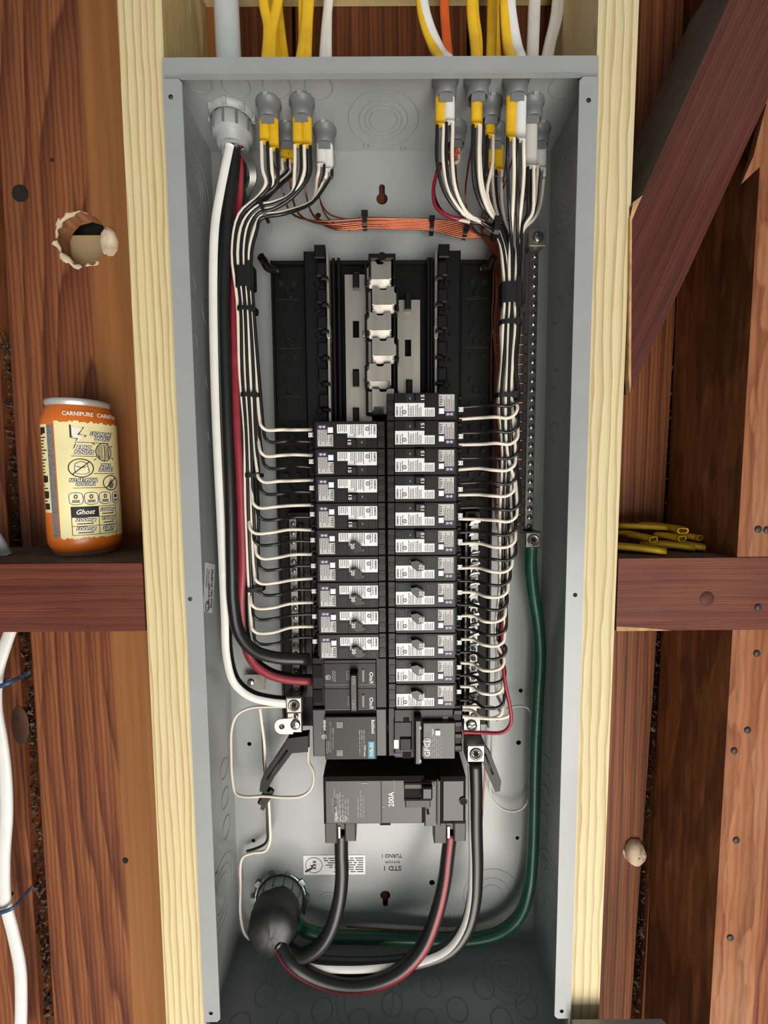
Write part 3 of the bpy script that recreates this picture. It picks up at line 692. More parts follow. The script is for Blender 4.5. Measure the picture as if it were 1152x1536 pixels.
# ================================================================== BREAKERS
BW = .0754          # length of a breaker across the panel
YF = .024           # breaker face
def bz(v, h): return h - v
def single(rating, loc, label):
    """drawn as in the right-hand column: u to the right from the centre line, v downwards, millimetres"""
    r = thing('circuit_breaker', label, 'breaker', loc, None, local=True); h = PITCH * 500
    X = lambda u: (u - 37.4) / 1000; Zv = lambda v: (h - v) / 1000; PH = PITCH * 1000
    mb = MB()
    mb.bbox(X(7.4), X(66.6), 0, .066, Zv(PH - .25), Zv(.25), 'breaker_plastic', .0006)
    mb.bbox(X(0.2), X(7.5), .0025, .066, Zv(PH - .4), Zv(.4), 'breaker_plastic', .0005)
    for v in (6.5, 17): mb.bbox(X(1.2), X(6.6), .0021, .0028, Zv(v + 4.5), Zv(v), 'black_plastic', .0003)
    mb.bbox(X(66.5), X(69.2), .006, .066, Zv(PH - .6), Zv(.6), 'black_dull', .0008)
    mb.bbox(X(69), X(74.4), .012, .062, Zv(16.8), Zv(11.3), 'breaker_plastic', .0008)
    mb.bbox(X(69), X(74.4), .016, .062, Zv(3.6), Zv(.8), 'breaker_plastic', .0008)
    mb.bbox(X(69), X(74.4), .016, .062, Zv(PH - .8), Zv(PH - 3.2), 'breaker_plastic', .0008)
    mb.box(X(69), X(70.6), .026, .062, Zv(PH - 1), Zv(1), 'breaker_recess')
    for u0, u1, v0, v1 in ((9.5, 17, 1.5, 9), (37, 47.5, 1.5, 12.5)):
        mb.bbox(X(u0), X(u1), -.0003, .001, Zv(v1), Zv(v0), 'black_plastic', .0003)
    for k in range(4): mb.box(X(38 + k * 2.4), X(38.9 + k * 2.4), -.0005, .0, Zv(11.5), Zv(2.5), 'breaker_plastic')
    build('body', mb, r)
    hb = MB()
    hb.box(X(18.4), X(36), -.0004, .0003, Zv(8.8), Zv(1.2), 'breaker_recess')
    if rating == '15':
        hb.bbox(X(26.6), X(35.6), -.0045, .002, Zv(8.6), Zv(1.0), 'handle_plastic', .001)
    else:
        pts = [(19, 5.2), (25, 4.0), (31, 7.4), (31, 13.6), (25.6, 14.6), (20, 10.2)]
        pts = [(u + 3.2, v) for u, v in pts]
        hb.prism([(X(u), Zv(v)) for u, v in pts], -.0055, .001, 'handle_plastic')
    handle = build('handle', hb, r)
    t = MB()
    if rating == '15': t.text(rating, (X(35.2), -.0047, Zv(7.6)), (0, 0, 1), (-1, 0, 0), .0032, 'ink_white', fit=.0048)
    else: t.text(rating, (X(33.5), -.0057, Zv(13.0)), (0, 0, 1), (-1, 0, 0), .0036, 'ink_white', fit=.005)
    t.box(X(21.6), X(22.6), -.0009, -.0005, Zv(6.6), Zv(4.6), 'ink_dim')
    build('rating_number', t, handle)
    y = -.0002
    s1 = build('spec_label', MB().flat([(X(u), Zv(v)) for u, v in [(8, 9.8), (35.6, 9.8), (35.6, 14.2), (45.4, 14.2), (45.4, 22.4), (8, 22.4)]], y, 'sticker_white'), r)
    t = MB(); y2 = -.00035
    t.text('SIEMENS', (X(10.9), y2, Zv(21.6)), (0, 0, 1), (-1, 0, 0), .0019, 'ink_black', fit=.0085)
    t.ring((X(16.8), y2, Zv(18.2)), (0, 1, 0), .0017, .0003, 'ink_black', 14, 4); t.text('UL', (X(17.6), y2, Zv(19.2)), (0, 0, 1), (-1, 0, 0), .0014, 'ink_black')
    t.lines((X(12), y2, Zv(21.8)), (0, 0, 1), (-1, 0, 0), .011, .004, 2, 'ink_mid', 1)
    for u, L, sd in ((21, 11, 2), (28, 11, 5)): t.lines((X(u - 1), y2, Zv(21.8)), (0, 0, 1), (-1, 0, 0), L / 1000, .0064, 4, 'ink_black', sd)
    t.lines((X(36), y2, Zv(21.8)), (0, 0, 1), (-1, 0, 0), .007, .0088, 5, 'ink_mid', 9)
    build('printed_text', t, s1)
    s2 = build('test_label', MB().flat([(X(u), Zv(v)) for u, v in [(49.3, 2.1), (63.9, 2.1), (63.9, 17.6), (55.2, 17.6), (55.2, 13), (49.3, 13)]], y, 'sticker_gray'), r)
    t = MB(); t.text('TEST', (X(52.6), y2, Zv(12.4)), (0, 0, 1), (-1, 0, 0), .0026, 'ink_black', fit=.0094)
    t.lines((X(54), y2, Zv(17.2)), (0, 0, 1), (-1, 0, 0), .0142, .0098, 6, 'ink_mid', 4)
    build('printed_text', t, s2)
    build('test_button', MB().bbox(X(49.2), X(54.2), -.0016, .001, Zv(19.9), Zv(14.7), 'button_white', .0005), r)
    s3 = build('purple_label', MB().flat([(X(u), Zv(v)) for u, v in [(55.6, 18.4), (63.9, 18.4), (63.9, 22.2), (55.6, 22.2)]], y, 'sticker_purple'), r)
    t = MB(); 
    for a0, a1 in ((56.6, 58.8), (60, 62.6)): t.ring((X((a0 + a1) / 2), y2, Zv(20.3)), (0, 1, 0), .0009, .0003, 'ink_white', 12, 4)
    t.box(X(57), X(62.4), y2, y2 + .0001, Zv(20.5), Zv(20.1), 'ink_white'); build('printed_text', t, s3)
    yb = .0118
    s4 = build('terminal_label', MB().bbox(X(69.2), X(74.6), yb - .0004, yb + .001, Zv(16.3), Zv(11.9), 'sticker_white', .0003), r)
    t = MB(); t.text('1', (X(73.6), yb - .0006, Zv(13.2)), (-1, 0, 0), (0, 0, -1), .0022, 'ink_black'); t.text('2', (X(71.2), yb - .0006, Zv(13.2)), (-1, 0, 0), (0, 0, -1), .0022, 'ink_black'); build('printed_text', t, s4)
    for v in (6.6, 20.2): build('terminal_hole', MB().cyl((X(72), .034, Zv(v)), (0, 1, 0), .0026, .02, 'breaker_recess', 10), r)  # near-black plugs: the shade inside the terminal holes is put into the colour
    return r
ORD = ['topmost', 'second', 'third', 'fourth', 'fifth', 'sixth', 'seventh', 'eighth', 'ninth', 'tenth', 'eleventh', 'twelfth']
XR = XM + .0374 + .0008; XL = XM - .0374 - .0008
p15 = p20 = None
for side, n, off in (('right', 12, 0), ('left', 9, 1)):
    for i in range(n):
        rt = '15' if i < (6 if side == 'right' else 4) else '20'
        z = Z1 - (i + off + .5) * PITCH
        w = ORD[i] + (' from top' if i else '')
        lab = f'black {rt} amp single breaker with white test button, {w} in the {side} column'
        if rt == '15': o = single(rt, (0, 0, 0), lab) if p15 is None else copy_tree(p15, lab); p15 = p15 or o
        else: o = single(rt, (0, 0, 0), lab) if p20 is None else copy_tree(p20, lab); p20 = p20 or o
        o.location = (XR if side == 'right' else XL, YF, z); o['group'] = 'single breakers in the two columns'
        if side == 'left': o.rotation_euler = (0, PI, 0)
def at_box(mb, px0, py0, px1, py1, y0, y1, m, c=.0008):
    a = P(px0, py0, y0); b = P(px1, py1, y0); return mb.bbox(min(a.x, b.x), max(a.x, b.x), y0, y1, min(a.z, b.z), max(a.z, b.z), m, c)
DN = (0, 0, -1); UPV = (0, 0, 1); RX = (1, 0, 0); LX = (-1, 0, 0)
# two-pole 100 amp breaker
r = thing('double_breaker', 'wide black two-pole 100 amp breaker with tied handle low in left column', 'breaker', (XL, YF, Z1 - 11 * PITCH))
z1, z0 = Z1 - 10 * PITCH - .0003, Z1 - 12 * PITCH + .0003; x0, x1 = XL - .0374, XL + .0372
mb = MB(); mb.bbox(x0 + .013, x1 - .010, YF, .09, z0, z1, 'breaker_plastic', .0006); mb.bbox(x1 - .0102, x1, YF + .003, .09, z0, z1, 'breaker_plastic', .0005); mb.bbox(x0, x0 + .0132, YF + .006, .09, z0, z1, 'black_dull', .001)
for k in range(2):
    zc = z1 - (k + .5) * PITCH
    mb.bbox(x0 + .001, x0 + .010, YF + .0045, .03, zc - .008, zc + .006, 'hole', .0005)
    mb.bbox(x0 + .013, x1 - .0105, YF - .0006, YF + .001, zc - .0118, zc + .0095, 'black_plastic', .0003)
    mb.box(x0 + .013, x1 - .0105, YF - .0008, YF, zc - .0122, zc - .0118, 'ink_dim')
build('body', mb, r)
mb = MB(); hx0, hx1 = P(525, 1030, YF - .006).x, P(537, 1030, YF - .006).x
mb.bbox(hx0, hx1, YF - .011, YF + .001, P(530, 1066, YF - .008).z, P(530, 1010, YF - .008).z, 'handle_plastic', .0015)
hd = build('handle', mb, r)
t = MB(); yy = YF - .0113
for py in (1014, 1050): t.text('100', P(528, py, yy), DN, RX, .0032, 'ink_dim', fit=.0085)
build('rating_number', t, hd)
t = MB(); yy = YF - .0008
for py in (1008, 1046):
    t.text('On/I', P(554, py, yy), DN, RX, .0038, 'ink_white', fit=.0115)
    at_box(t, 543, py - 3, 546.5, py + 15, YF - .002, YF - .0005, 'ink_dim', .0003)
t.lines(P(519, 1006, yy), DN, LX, .0135, .0105, 5, 'ink_dim', 3); t.ring(P(492, 1016, yy), (0, 1, 0), .0024, .0003, 'ink_white', 14, 4); t.lines(P(498, 1006, yy), DN, LX, .012, .004, 2, 'ink_dim', 5)
t.text('UL', P(490, 1014, yy), DN, RX, .002, 'ink_white'); t.lines(P(521, 1044, yy), DN, LX, .013, .004, 2, 'ink_dim', 8)
build('printed_text', t, r)
# surge protector
r = thing('surge_protector', 'brown-black surge protector module with teal tag and two green lights at bottom of left column', 'surge protector', (XL, YF, Z1 - 13 * PITCH))
z1, z0 = Z1 - 12 * PITCH - .0003, Z1 - 13.95 * PITCH
mb = MB(); mb.bbox(x0, x1, YF + .002, .09, z0, z1, 'brown_plastic', .001); mb.bbox(x0 + .013, x1 - .010, YF - .003, .03, z0, z1 - .005, 'breaker_plastic', .0008); mb.bbox(x0 + .013, x1 - .010, YF + .0015, .03, z1 - .005, z1, 'hole', .0003); build('body', mb, r)
ys = YF - .0032; t = MB()
for py in (1087, 1129):
    m2 = MB(); at_box(m2, 505, py - 4, 514, py + 5, ys - .0002, ys + .001, 'ink_dim', .0001); at_box(m2, 506.3, py - 2.8, 512.6, py + 3.8, ys - .0004, ys + .001, 'green_led', .0001); build('indicator_light', m2, r)
m2 = MB(); at_box(m2, 552, 1112, 562, 1138, ys - .0002, ys + .0005, 'teal', .0001); tl = build('teal_label', m2, r)
t2 = MB(); t2.text('SIEMENS', P(554.5, 1114, ys - .0004), DN, RX, .0034, 'ink_white', fit=.0145); build('printed_text', t2, tl)
t.text('BoltShield', P(557, 1080, ys), DN, RX, .0032, 'ink_white', fit=.014)
t.text('QSPD Series', P(545, 1117, ys), DN, RX, .0023, 'ink_white', fit=.0125); t.text('Surge Protection', P(541.5, 1111, ys), DN, RX, .0017, 'ink_dim', fit=.0165)
t.text('SIEMENS', P(485, 1080, ys), DN, RX, .0022, 'ink_white', fit=.011)
t.text('GREEN = Full Protection', P(498, 1091, ys), DN, RX, .0018, 'ink_dim', fit=.023); t.text('RED = No Protection/Replace SPD', P(493.5, 1083, ys), DN, RX, .0018, 'ink_dim', fit=.032)
t.lines(P(538, 1095, ys), DN, LX, .028, .0065, 3, 'ink_dim', 6); t.ring(P(486, 1105, ys), (0, 1, 0), .0022, .0003, 'ink_white', 14, 4); t.text('UL', P(484.5, 1103, ys), DN, RX, .0018, 'ink_white'); t.lines(P(489, 1112, ys), DN, LX, .016, .0035, 2, 'ink_dim', 7)
build('printed_text', t, r)
SPD = r
# GFCI two-pole breaker
r = thing('gfci_breaker', 'two-pole black GFCI breaker with printed face at bottom of right column', 'breaker', (XR, YF, Z1 - 13 * PITCH))
x0, x1 = XR - .0374, XR + .0372; z1, z0 = Z1 - 12 * PITCH - .0003, Z1 - 14 * PITCH + .001
mb = MB(); mb.bbox(x0 + .006, x1 - .010, YF, .085, z0, z1, 'breaker_plastic', .0006); mb.bbox(x0, x0 + .0062, YF + .003, .085, z0, z1, 'breaker_plastic', .0004); mb.bbox(x1 - .0102, x1, YF + .008, .085, z0, z1, 'black_dull', .001)
for k in range(4): mb.bbox(x1 - .009, x1 + .0005, YF + .006, .06, z1 - .004 - k * .0125 - .006, z1 - .004 - k * .0125, 'breaker_plastic', .001)
at_box(mb, 591, 1083, 618, 1124, YF - .0008, YF + .001, 'black_plastic'); at_box(mb, 600, 1108, 617, 1126, YF - .003, YF + .001, 'breaker_recess'); at_box(mb, 605, 1076, 614, 1084, YF - .0003, YF + .001, 'hole', .0002); at_box(mb, 604, 1128, 617, 1138, YF - .0003, YF + .001, 'hole', .0002)
build('body', mb, r)
mb = MB(); at_box(mb, 634, 1084, 683, 1139, YF - .006, YF + .001, 'brown_plastic', .001); pl_ = build('test_panel', mb, r)
mb = MB(); at_box(mb, 622, 1080, 633, 1148, YF - .012, YF + .001, 'handle_plastic', .0015); hb_ = build('handle', mb, r)
t = MB(); yy = YF - .0122; t.text('30', P(632, 1094, yy), UPV, LX, .0024, 'ink_white'); t.text('30', P(632, 1144, yy), UPV, LX, .0024, 'ink_white'); at_box(t, 628.5, 1088, 629.5, 1144, yy, yy + .0002, 'ink_dim', .00005); build('rating_number', t, hb_)
t = MB(); yy = YF - .0062; t.text('GFCI', P(645, 1135, yy), UPV, LX, .0056, 'ink_white', fit=.0165); t.ring(P(640.5, 1112, yy), (0, 1, 0), .0033, .0006, 'ink_white', 18, 4); t.text('UL', P(642, 1115, yy), UPV, LX, .0024, 'ink_white')
t.lines(P(647, 1134, yy), UPV, RX, .012, .0095, 4, 'ink_dim', 2); t.lines(P(647, 1097, yy), UPV, RX, .009, .006, 3, 'ink_dim', 3); t.lines(P(663, 1136, yy), UPV, RX, .029, .011, 5, 'ink_dim', 4); t.text('TEST', P(651, 1103, yy), UPV, LX, .002, 'ink_white', fit=.007)
build('printed_text', t, pl_)
mb = MB(); at_box(mb, 653, 1096, 660.5, 1103.5, YF - .0075, YF - .005, 'button_white', .0004); build('test_button', mb, pl_)
mb = MB(); at_box(mb, 591, 1110, 598, 1123, YF - .001, YF, 'sticker_white', .0001); at_box(mb, 591, 1130, 602, 1134, YF - .0004, YF, 'sticker_purple', .0001); build('spec_label', mb, r)
mb = MB(); at_box(mb, 664, 1075, 672, 1081, YF - .0004, YF, 'ink_dim', .0001); at_box(mb, 674, 1099, 681, 1110, YF + .006, YF + .0075, 'sticker_white', .0003); build('terminal_label', mb, r)
GF = r
# main breaker
YM = .020
r = thing('main_breaker', 'large brown-black 200 amp main breaker lying across the panel below the breaker columns', 'breaker', P(592, 1237, YM))
mb = MB(); at_box(mb, 484, 1168, 637, 1238, YM, .094, 'brown_plastic', .003); at_box(mb, 637, 1171, 661, 1240, YM + .002, .094, 'brown_plastic', .001); at_box(mb, 661, 1168, 699, 1235, YM + .001, .094, 'brown_plastic', .003)
at_box(mb, 571, 1170, 573, 1236, YM - .0008, YM, 'breaker_plastic', .0002); at_box(mb, 655, 1169, 657.5, 1238, YM - .0005, YM + .004, 'breaker_plastic', .0004)
for a, b in ((570, 586), (638, 655)): at_box(mb, a, 1231, b, 1239, YM + .003, YM + .01, 'hole', .001)
for px, py, rr in ((642, 1219, .0015), (695, 1202, .0034)): mb.cyl(P(px, py, YM + .0004), (0, -1, 0), rr, .001, 'hole', 12)
mb.ring(P(695, 1202, YM), (0, 1, 0), .0036, .0006, 'brown_shroud', 16, 5); mb.ring(P(649, 1176, YM), (0, 1, 0), .002, .0003, 'breaker_plastic', 14, 4)
build('body', mb, r)
mb = MB(); at_box(mb, 606, 1176, 648, 1184, YM - .003, YM + .001, 'brown_shroud', .001); at_box(mb, 608, 1200, 646, 1212, YM - .003, YM + .001, 'brown_shroud', .001); at_box(mb, 606, 1183, 648, 1201, YM - .0008, YM + .001, 'hole', .0002); build('toggle_frame', mb, r)
mb = MB(); at_box(mb, 633, 1182, 649, 1200, YM - .008, YM + .001, 'handle_plastic', .0015); build('toggle', mb, r)
t = MB(); yy = YM - .0003
t.text('200A', P(591, 1210, yy), UPV, LX, .0056, 'ink_white', fit=.0158)
t.text('SIEMENS', P(507.5, 1232, yy), UPV, LX, .0033, 'ink_white', fit=.0165); t.ring(P(515, 1227, yy), (0, 1, 0), .0032, .0004, 'ink_white', 16, 4); t.text('UL', P(516.5, 1230, yy), UPV, LX, .0022, 'ink_white')
t.lines(P(503, 1194, yy), UPV, RX, .013, .0022, 1, 'ink_dim', 1)
t.lines(P(510, 1218, yy), UPV, RX, .018, .0085, 4, 'ink_dim', 2); t.lines(P(524, 1233, yy), UPV, RX, .035, .016, 6, 'ink_dim', 3); t.lines(P(547, 1226, yy), UPV, RX, .03, .008, 3, 'ink_dim', 4)
for px in (507.8, 522, 533): at_box(t, px, 1176, px + .6, 1233, yy, yy + .0001, 'ink_dim', .00002)
at_box(t, 542, 1174, 552, 1176, yy, yy + .0001, 'ink_dim', .00002); at_box(t, 573, 1209, 578, 1211, yy, yy + .0001, 'ink_dim', .00002); at_box(t, 591, 1170, 591.8, 1192, yy, yy + .0001, 'ink_dim', .00002)
build('printed_text', t, r)
for px0, px1, ins_ in ((487, 534, 512), (651, 699, 676)):
    mb = MB(); yt = YM + .016
    at_box(mb, px0, 1234, px0 + 19, 1266, yt, .05, 'brown_shroud', .0012); at_box(mb, px0 + 30, 1234, px1, 1263, yt, .05, 'brown_shroud', .0012); at_box(mb, px0 + 18, 1234, px0 + 31, 1245, yt + .004, .05, 'brown_shroud', .001); at_box(mb, px0, 1234, px1, 1258, .049, .075, 'brown_shroud', .001)
    at_box(mb, px0 + 20, 1240, px0 + 24, 1258, yt + .003, yt + .006, 'aluminium', .0004)
    build('terminal_shroud', mb, r)

# ================================================================== CABLE CONNECTORS in the top of the box
NM = {'B': 'holding two yellow cables, front one nearest the big feeder fitting', 'C': 'holding yellow cables, second front one on the left', 'D': 'dark between the two front left ones, set further back', 'E': 'holding white cables, rightmost of the left cluster',
      'F': 'holding yellow and white cable, leftmost front one of right cluster', 'G': 'holding yellow cable, middle front one of right cluster', 'H': 'holding yellow and white cable, rightmost front one of right cluster', 'I': 'behind the middle front one of right cluster, yellow cable',
      'J': 'holding long gray-white jacket, right side, middle row', 'K': 'holding orange cable at the back of the right cluster', 'L': 'holding two yellow cables at the back of the right cluster', 'M': 'at the far right back corner near the side wall'}
def lathe_z(mb, c, prof, n, m, sq=1, **k): return mb.lathe(c, (0, 0, -1), prof, n, m, sq=sq, **k)
for kx in 'BCDEFGHIJKLM':
    x, y, rr = TP[kx]
    t = thing('cable_connector', 'gray plastic push-in connector ' + NM[kx], 'connector', (x, y, 0), 'push-in cable connectors in the box top')
    mb = MB(); lathe_z(mb, (x, y, -.0002), [(.0118, 0), (.0118, .0022), (.0102, .0026), (.0100, .010), (.0096, .016), (.0088, .0165), (.0084, .012), (.0084, .001)], 20, 'connector_gray', cap=False)
    build('body', mb, t)
    mb = MB(); mb.add([(x - .0055, y - .0085, -.010), (x + .0055, y - .0085, -.010), (x + .006, y - .0052, -.0215), (x - .006, y - .0052, -.0215), (x - .0055, y - .0075, -.010), (x + .0055, y - .0075, -.010), (x + .006, y - .0042, -.0215), (x - .006, y - .0042, -.0215)],
            [(0, 1, 2, 3), (7, 6, 5, 4), (3, 2, 6, 7), (0, 3, 7, 4), (1, 5, 6, 2)], 'connector_gray'); build('clamp_tongue', mb, t)
    mb = MB(); mb.box(x - .002, x + .002, y - .0128, y - .0112, -.0028, -.0003, 'connector_pale'); build('snap_tab', mb, t)
x, y, rr = TP['A']
fc = thing('cable_fitting', 'large gray plastic threaded fitting for the thick gray feeder cable, top left', 'connector', (x, y, 0))
mb = MB(); lathe_z(mb, (x, y, -.0002), [(.0215, 0), (.0215, .003), (.0195, .004), (.0195, .0065)], 28, 'connector_pale', cap=False)
for i in range(8):
    a = 2 * PI * i / 8; mb.box(x + 0.0205*math.cos(a) - .002, x + 0.0205*math.cos(a) + .002, y + 0.0205*math.sin(a) - .002, y + 0.0205*math.sin(a) + .002, -.006, -.0005, 'connector_pale')
build('locknut', mb, fc)
mb = MB(); lathe_z(mb, (x, y, -.006), [(.0180, 0), (.0188, .001), (.0188, .013), (.0175, .015), (.0150, .016), (.0148, .022), (.0135, .023)], 28, 'connector_pale')
for i in range(10):
    a = 2 * PI * i / 10 + .2; mb.box(x + .0189*math.cos(a) - .001, x + .0189*math.cos(a) + .001, y + .0189*math.sin(a) - .001, y + .0189*math.sin(a) + .001, -.019, -.007, 'connector_gray')
build('gland_nut', mb, fc)

# ================================================================== BRANCH CABLES: jacket, white, black and bare copper wire each
RW = .00170
COLN = {'y': 'yellow', 'w': 'white', 'g': 'gray-white', 'o': 'orange'}
CM = {'y': 'yellow_jacket', 'w': 'white_jacket', 'g': 'translucent_jacket', 'o': 'orange_jacket'}
zbl = lambda k: P(700, 611, .060).z - k * PITCH
zwl = lambda k: P(698, 628.5, .060).z - k * PITCH
zLw = lambda k: P(460, 645, .060).z - k * PITCH
zLb = lambda k: P(460, 663, .060).z - k * PITCH
def up(pts): return [P(*q) for q in pts]
_copper = 0
GTOP, GBOT = P(797, 495, .08).z, P(797, 806, .08).z
def cable(side, con, colr, dx, dy, jend, row, col, layer, above, ccol=None):
    """con = connector, dx/dy = jacket offset inside it (m), jend = pixel y of the jacket end, row = breaker row, col/layer = slot in the bundle"""
    global _copper
    cx, cy, _ = TP[con]; x = cx + dx; y = cy + dy
    w = ORD[row] if row < 12 else 'double GFCI'
    lab = f"{COLN[colr]} sheathed cable, its wires landing on the {w} breaker" + (f"{' from top' if row else ''} of the {side} column" if row < 12 else ' at bottom right')
    t = thing('branch_cable', lab, 'cable', (x, y, 0), 'branch cables of the panel')
    ze = P(576, jend, y).z
    ap = [V(P(q[0], q[1], y + .01).x, y + .01, P(q[0], q[1], y + .01).z) for q in above]
    flat = .0047 if colr != 'g' else .0058
    ap = [V(ap[0].x, y + .01, .175)] + [q for q in ap if q.z < .15]
    mb = MB(); mb.tube(ap + [V(x, y + .001, .016), V(x, y, .004), V(x, y - .0005, -.02), V(x, y - .001, ze)], flat, CM[colr], 12, 5, ry=.0028, right=(1, 0, 0)); build('jacket', mb, t)
    # bundle centre line
    fr0 = .0490 + layer * .0034; ex0 = jx_px(cx, y, 240)
    ws = 1 if side == 'left' else -1
    for kind, m, u in (('white_wire', 'white_wire', 0), ('black_wire', 'black_wire', 1)):
        jx = x + (-.0028 if (u == 0) == (side == 'left') else .0028)
        c = col + u * .95; fl_ = fr0 - .0012 * u; fr = fl_ - .0075; e = (jx_px(jx, y, 240) - ex0)
        st = [V(jx, y - .001, ze + .006), V(jx, y - .001, ze - .006)]
        r_ = random.Random(row * 7 + u + (50 if side == 'left' else 0)); w1 = lambda a: r_.uniform(-a, a)
        if side == 'left':
            o = (c - 3) * 4.3
            # sweep to the tie near (392, 308) and turn down
            if con in 'BD': mid = [(jx_px(jx, y, 262), 255, y), (407 + e * .7, 281 + o * .5, (y + fr) / 2), (389, 306 + o * 1.0, fr), (368 + o * .75, 330 + o * .6, fr)]
            elif con == 'C': mid = [(jx_px(jx, y, 268) - 2, 262, y), (438, 292 + o * .5, (y + fr) / 2), (410, 307 + o * .8, fr), (389, 312 + o * .9, fr), (369 + o * .8, 334 + o * .55, fr)]
            else: mid = [(jx_px(jx, y, 268) - 3, 268, y), (468, 298 + o * .35, (y + fr) / 2), (425, 311 + o * .6, fr), (391, 315 + o * .8, fr), (372 + o * .8, 338 + o * .5, fr)]
            seq = [(361, 380), (367, 450), (372, 560), (377, 650), (381, 760), (384, 880), (388, 990)]
            zt_ = zLw(row) if u == 0 else zLb(row); xt = XL - .0374 + .001; rb_ = .008
        else:
            o = (c - 3.5) * 4.1
            if con == 'F': mid = [(jx_px(jx, y, 240), 240, y), (675 + e * .8, 285, y + .006), (694 + e * .5 - o * .1, 313 - o * .5, (y + fr) / 2), (726 + e * .2 - o * .2, 330 - o * .5, fr), (752 + o * .3, 352 - o * .4, fr)]
            elif con == 'K': mid = [(661, 245, .06), (651, 275, .058), (653, 300, .056), (668, 322, .052), (705, 333, .05), (740, 340, fr), (757 + o * .3, 362, fr)]
            elif con == 'G': mid = [(jx_px(jx, y, 235), 232, y), (718 + e * .9, 280, y + .008), (730 + e * .7, 312 - o * .3, (y + fr) / 2), (748 + o * .1, 333 - o * .4, fr), (759 + o * .4, 358 - o * .3, fr)]
            elif con == 'I': mid = [(jx_px(jx, y, 240), 245, y), (727 + e * .8, 290, y), (738 + e * .5, 318 - o * .3, .042), (752 + o * .1, 338 - o * .3, fr), (761 + o * .5, 362, fr)]
            elif con == 'H': mid = [(jx_px(jx, y, 235) + 1, 260, y + .006), (772 + e * .7 + o * .25, 310, (y + fr) / 2), (770 + e * .3 + o * .6, 350, fr)]
            elif con == 'J': mid = [(jx_px(jx, y, 285) + 1, 292, y), (795 + e * .8, 320, y + .004), (785 + e * .4, 338, fr), (776 + o * .6, 362, fr)]
            elif con == 'M': mid = [(jx_px(jx, y, 260), 265, y), (803 + e * .8, 305, y - .004), (795 + e * .6, 328, .058), (782 + e * .4, 343, fr), (774 + o * .6, 365, fr)]
            else: mid = [(jx_px(jx, y, 260), 265, y), (744 + e * .8, 305, .062), (751 + e * .6, 332, .056), (760 + e * .4, 352, fr), (764 + o * .6, 370, fr)]
            seq = [(768, 400), (768, 450), (767, 490), (764, 540), (762, 600), (765, 680), (764, 770), (761, 880), (757, 960), (754, 1040), (752, 1075)]
            zt_ = (zwl(row) if u == 0 else zbl(row)) if row < 12 else None; xt = XR + .0374 - .001; rb_ = .0105
        path = st + [P(*q) for q in mid]
        if row == 12: zt_ = P(698, 1064 if u == 0 else 1050, .060).z
        xb_ = None
        for i, (px, py) in enumerate(seq):
            sp = .8 + .2 * (i % 2 == 0)
            q = P(px + o * sp + w1(.8), py, fr + .0075 * min(1, max(0, (py - 400) / 160)) + w1(.0006))
            if q.z < zt_ + rb_ + .006: break
            path.append(q); xb_ = q
        # where the strand leaves the bundle
        (pa, pb) = None, None
        ypx = lambda q: q
        def xline(z):
            L_ = [P(px + o * .9, py, fr) for px, py in seq]
            for a_, b_ in zip(L_, L_[1:]):
                if b_.z <= z <= a_.z: return a_.x + (b_.x - a_.x) * (a_.z - z) / (a_.z - b_.z)
            return L_[-1].x if z < L_[-1].z else L_[0].x
        xc = xline(zt_ + rb_) + (w1(.0012) if side == 'left' else .003 + w1(.0015))
        s_ = 1 if side == 'left' else -1
        if side == 'right': xc = max(xc, P(760 if row > 6 else 768, 700, .045).x + (11 - row) * .0004 + u * .002)
        fx = .0438 + (.0008 if u else 0)
        path += [V(xc, min(fl_, fx + .002), zt_ + rb_), V(xc + s_ * .0018, fx, zt_ + rb_ * .35), V(xc + s_ * rb_ * .8, fx + .001, zt_ - .0012), V(xc + s_ * .022, fx + .0008, zt_ - .0006 + w1(.0007)), V((xc + xt) / 2 + s_ * .006, .056, zt_ + .0004 + w1(.0009)), V(xt, .060, zt_ + w1(.0005))]
        mb = MB(); mb.tube(path, RW, m, 8, 4); build(kind, mb, t)
    if row == 12:
        path = [V(x, y - .002, ze + .006)] + up([(655, 262, .056), (650, 292, .054), (655, 312, .052), (680, 327, .05), (735, 338, .055), (754, 370, .064), (754, 480, .066), (752, 600, .068), (752, 800, .066), (752, 940, .056), (757, 1020, .043), (765, 1060, .041), (766, 1085, .041), (755, 1098, .042), (725, 1099, .048), (694, 1098, .052)])
        mb = MB(); mb.tube(path, .0019, 'red_wire', 8, 4); build('red_wire', mb, t)
    # bare copper
    i = _copper; _copper += 1
    zg = GTOP + (GBOT - GTOP) * (i + .5) / 22; k = i % 8; yb_ = .082 + (i // 8) * .0028; j = random.Random(i).uniform(-1.5, 1.5)
    if side == 'left':
        b0 = {'B': (424, 285), 'C': (458, 285), 'D': (436, 280), 'E': (478, 285)}[con]
        hy = 331 + k * 2.2
        cp = [V(x, y + .002, ze + .006), P(b0[0], b0[1], .085)] + up([(b0[0] + 12, 318 + k, .086), (max(470, b0[0] + 45), hy - 1 + j, yb_), (545, hy - 4 + j * .5, yb_), (600, hy - 3, yb_), (650, hy - 1, yb_), (695, hy + 6 + k * .6, yb_)])
    else:
        b0 = {'F': (690, 300), 'G': (698, 300), 'H': (748, 300), 'I': (727, 300), 'J': (765, 320), 'K': (688, 300), 'L': (738, 300), 'M': (770, 325)}[con]
        cp = [V(x, y + .003, ze + .006), P(*b0, .084), P(min(722, b0[0] + 14), 342 + k, yb_)]
    xg = 737 + k * 1.9 + (i // 8) * .8
    cp += up([(xg - 8, 364 - k * .8, yb_), (xg + 1, 392, yb_), (xg + 2 + j, 450, yb_)])
    L_ = P(xg, 500, yb_).x; zc = P(xg, 450, yb_).z
    n_ = 3
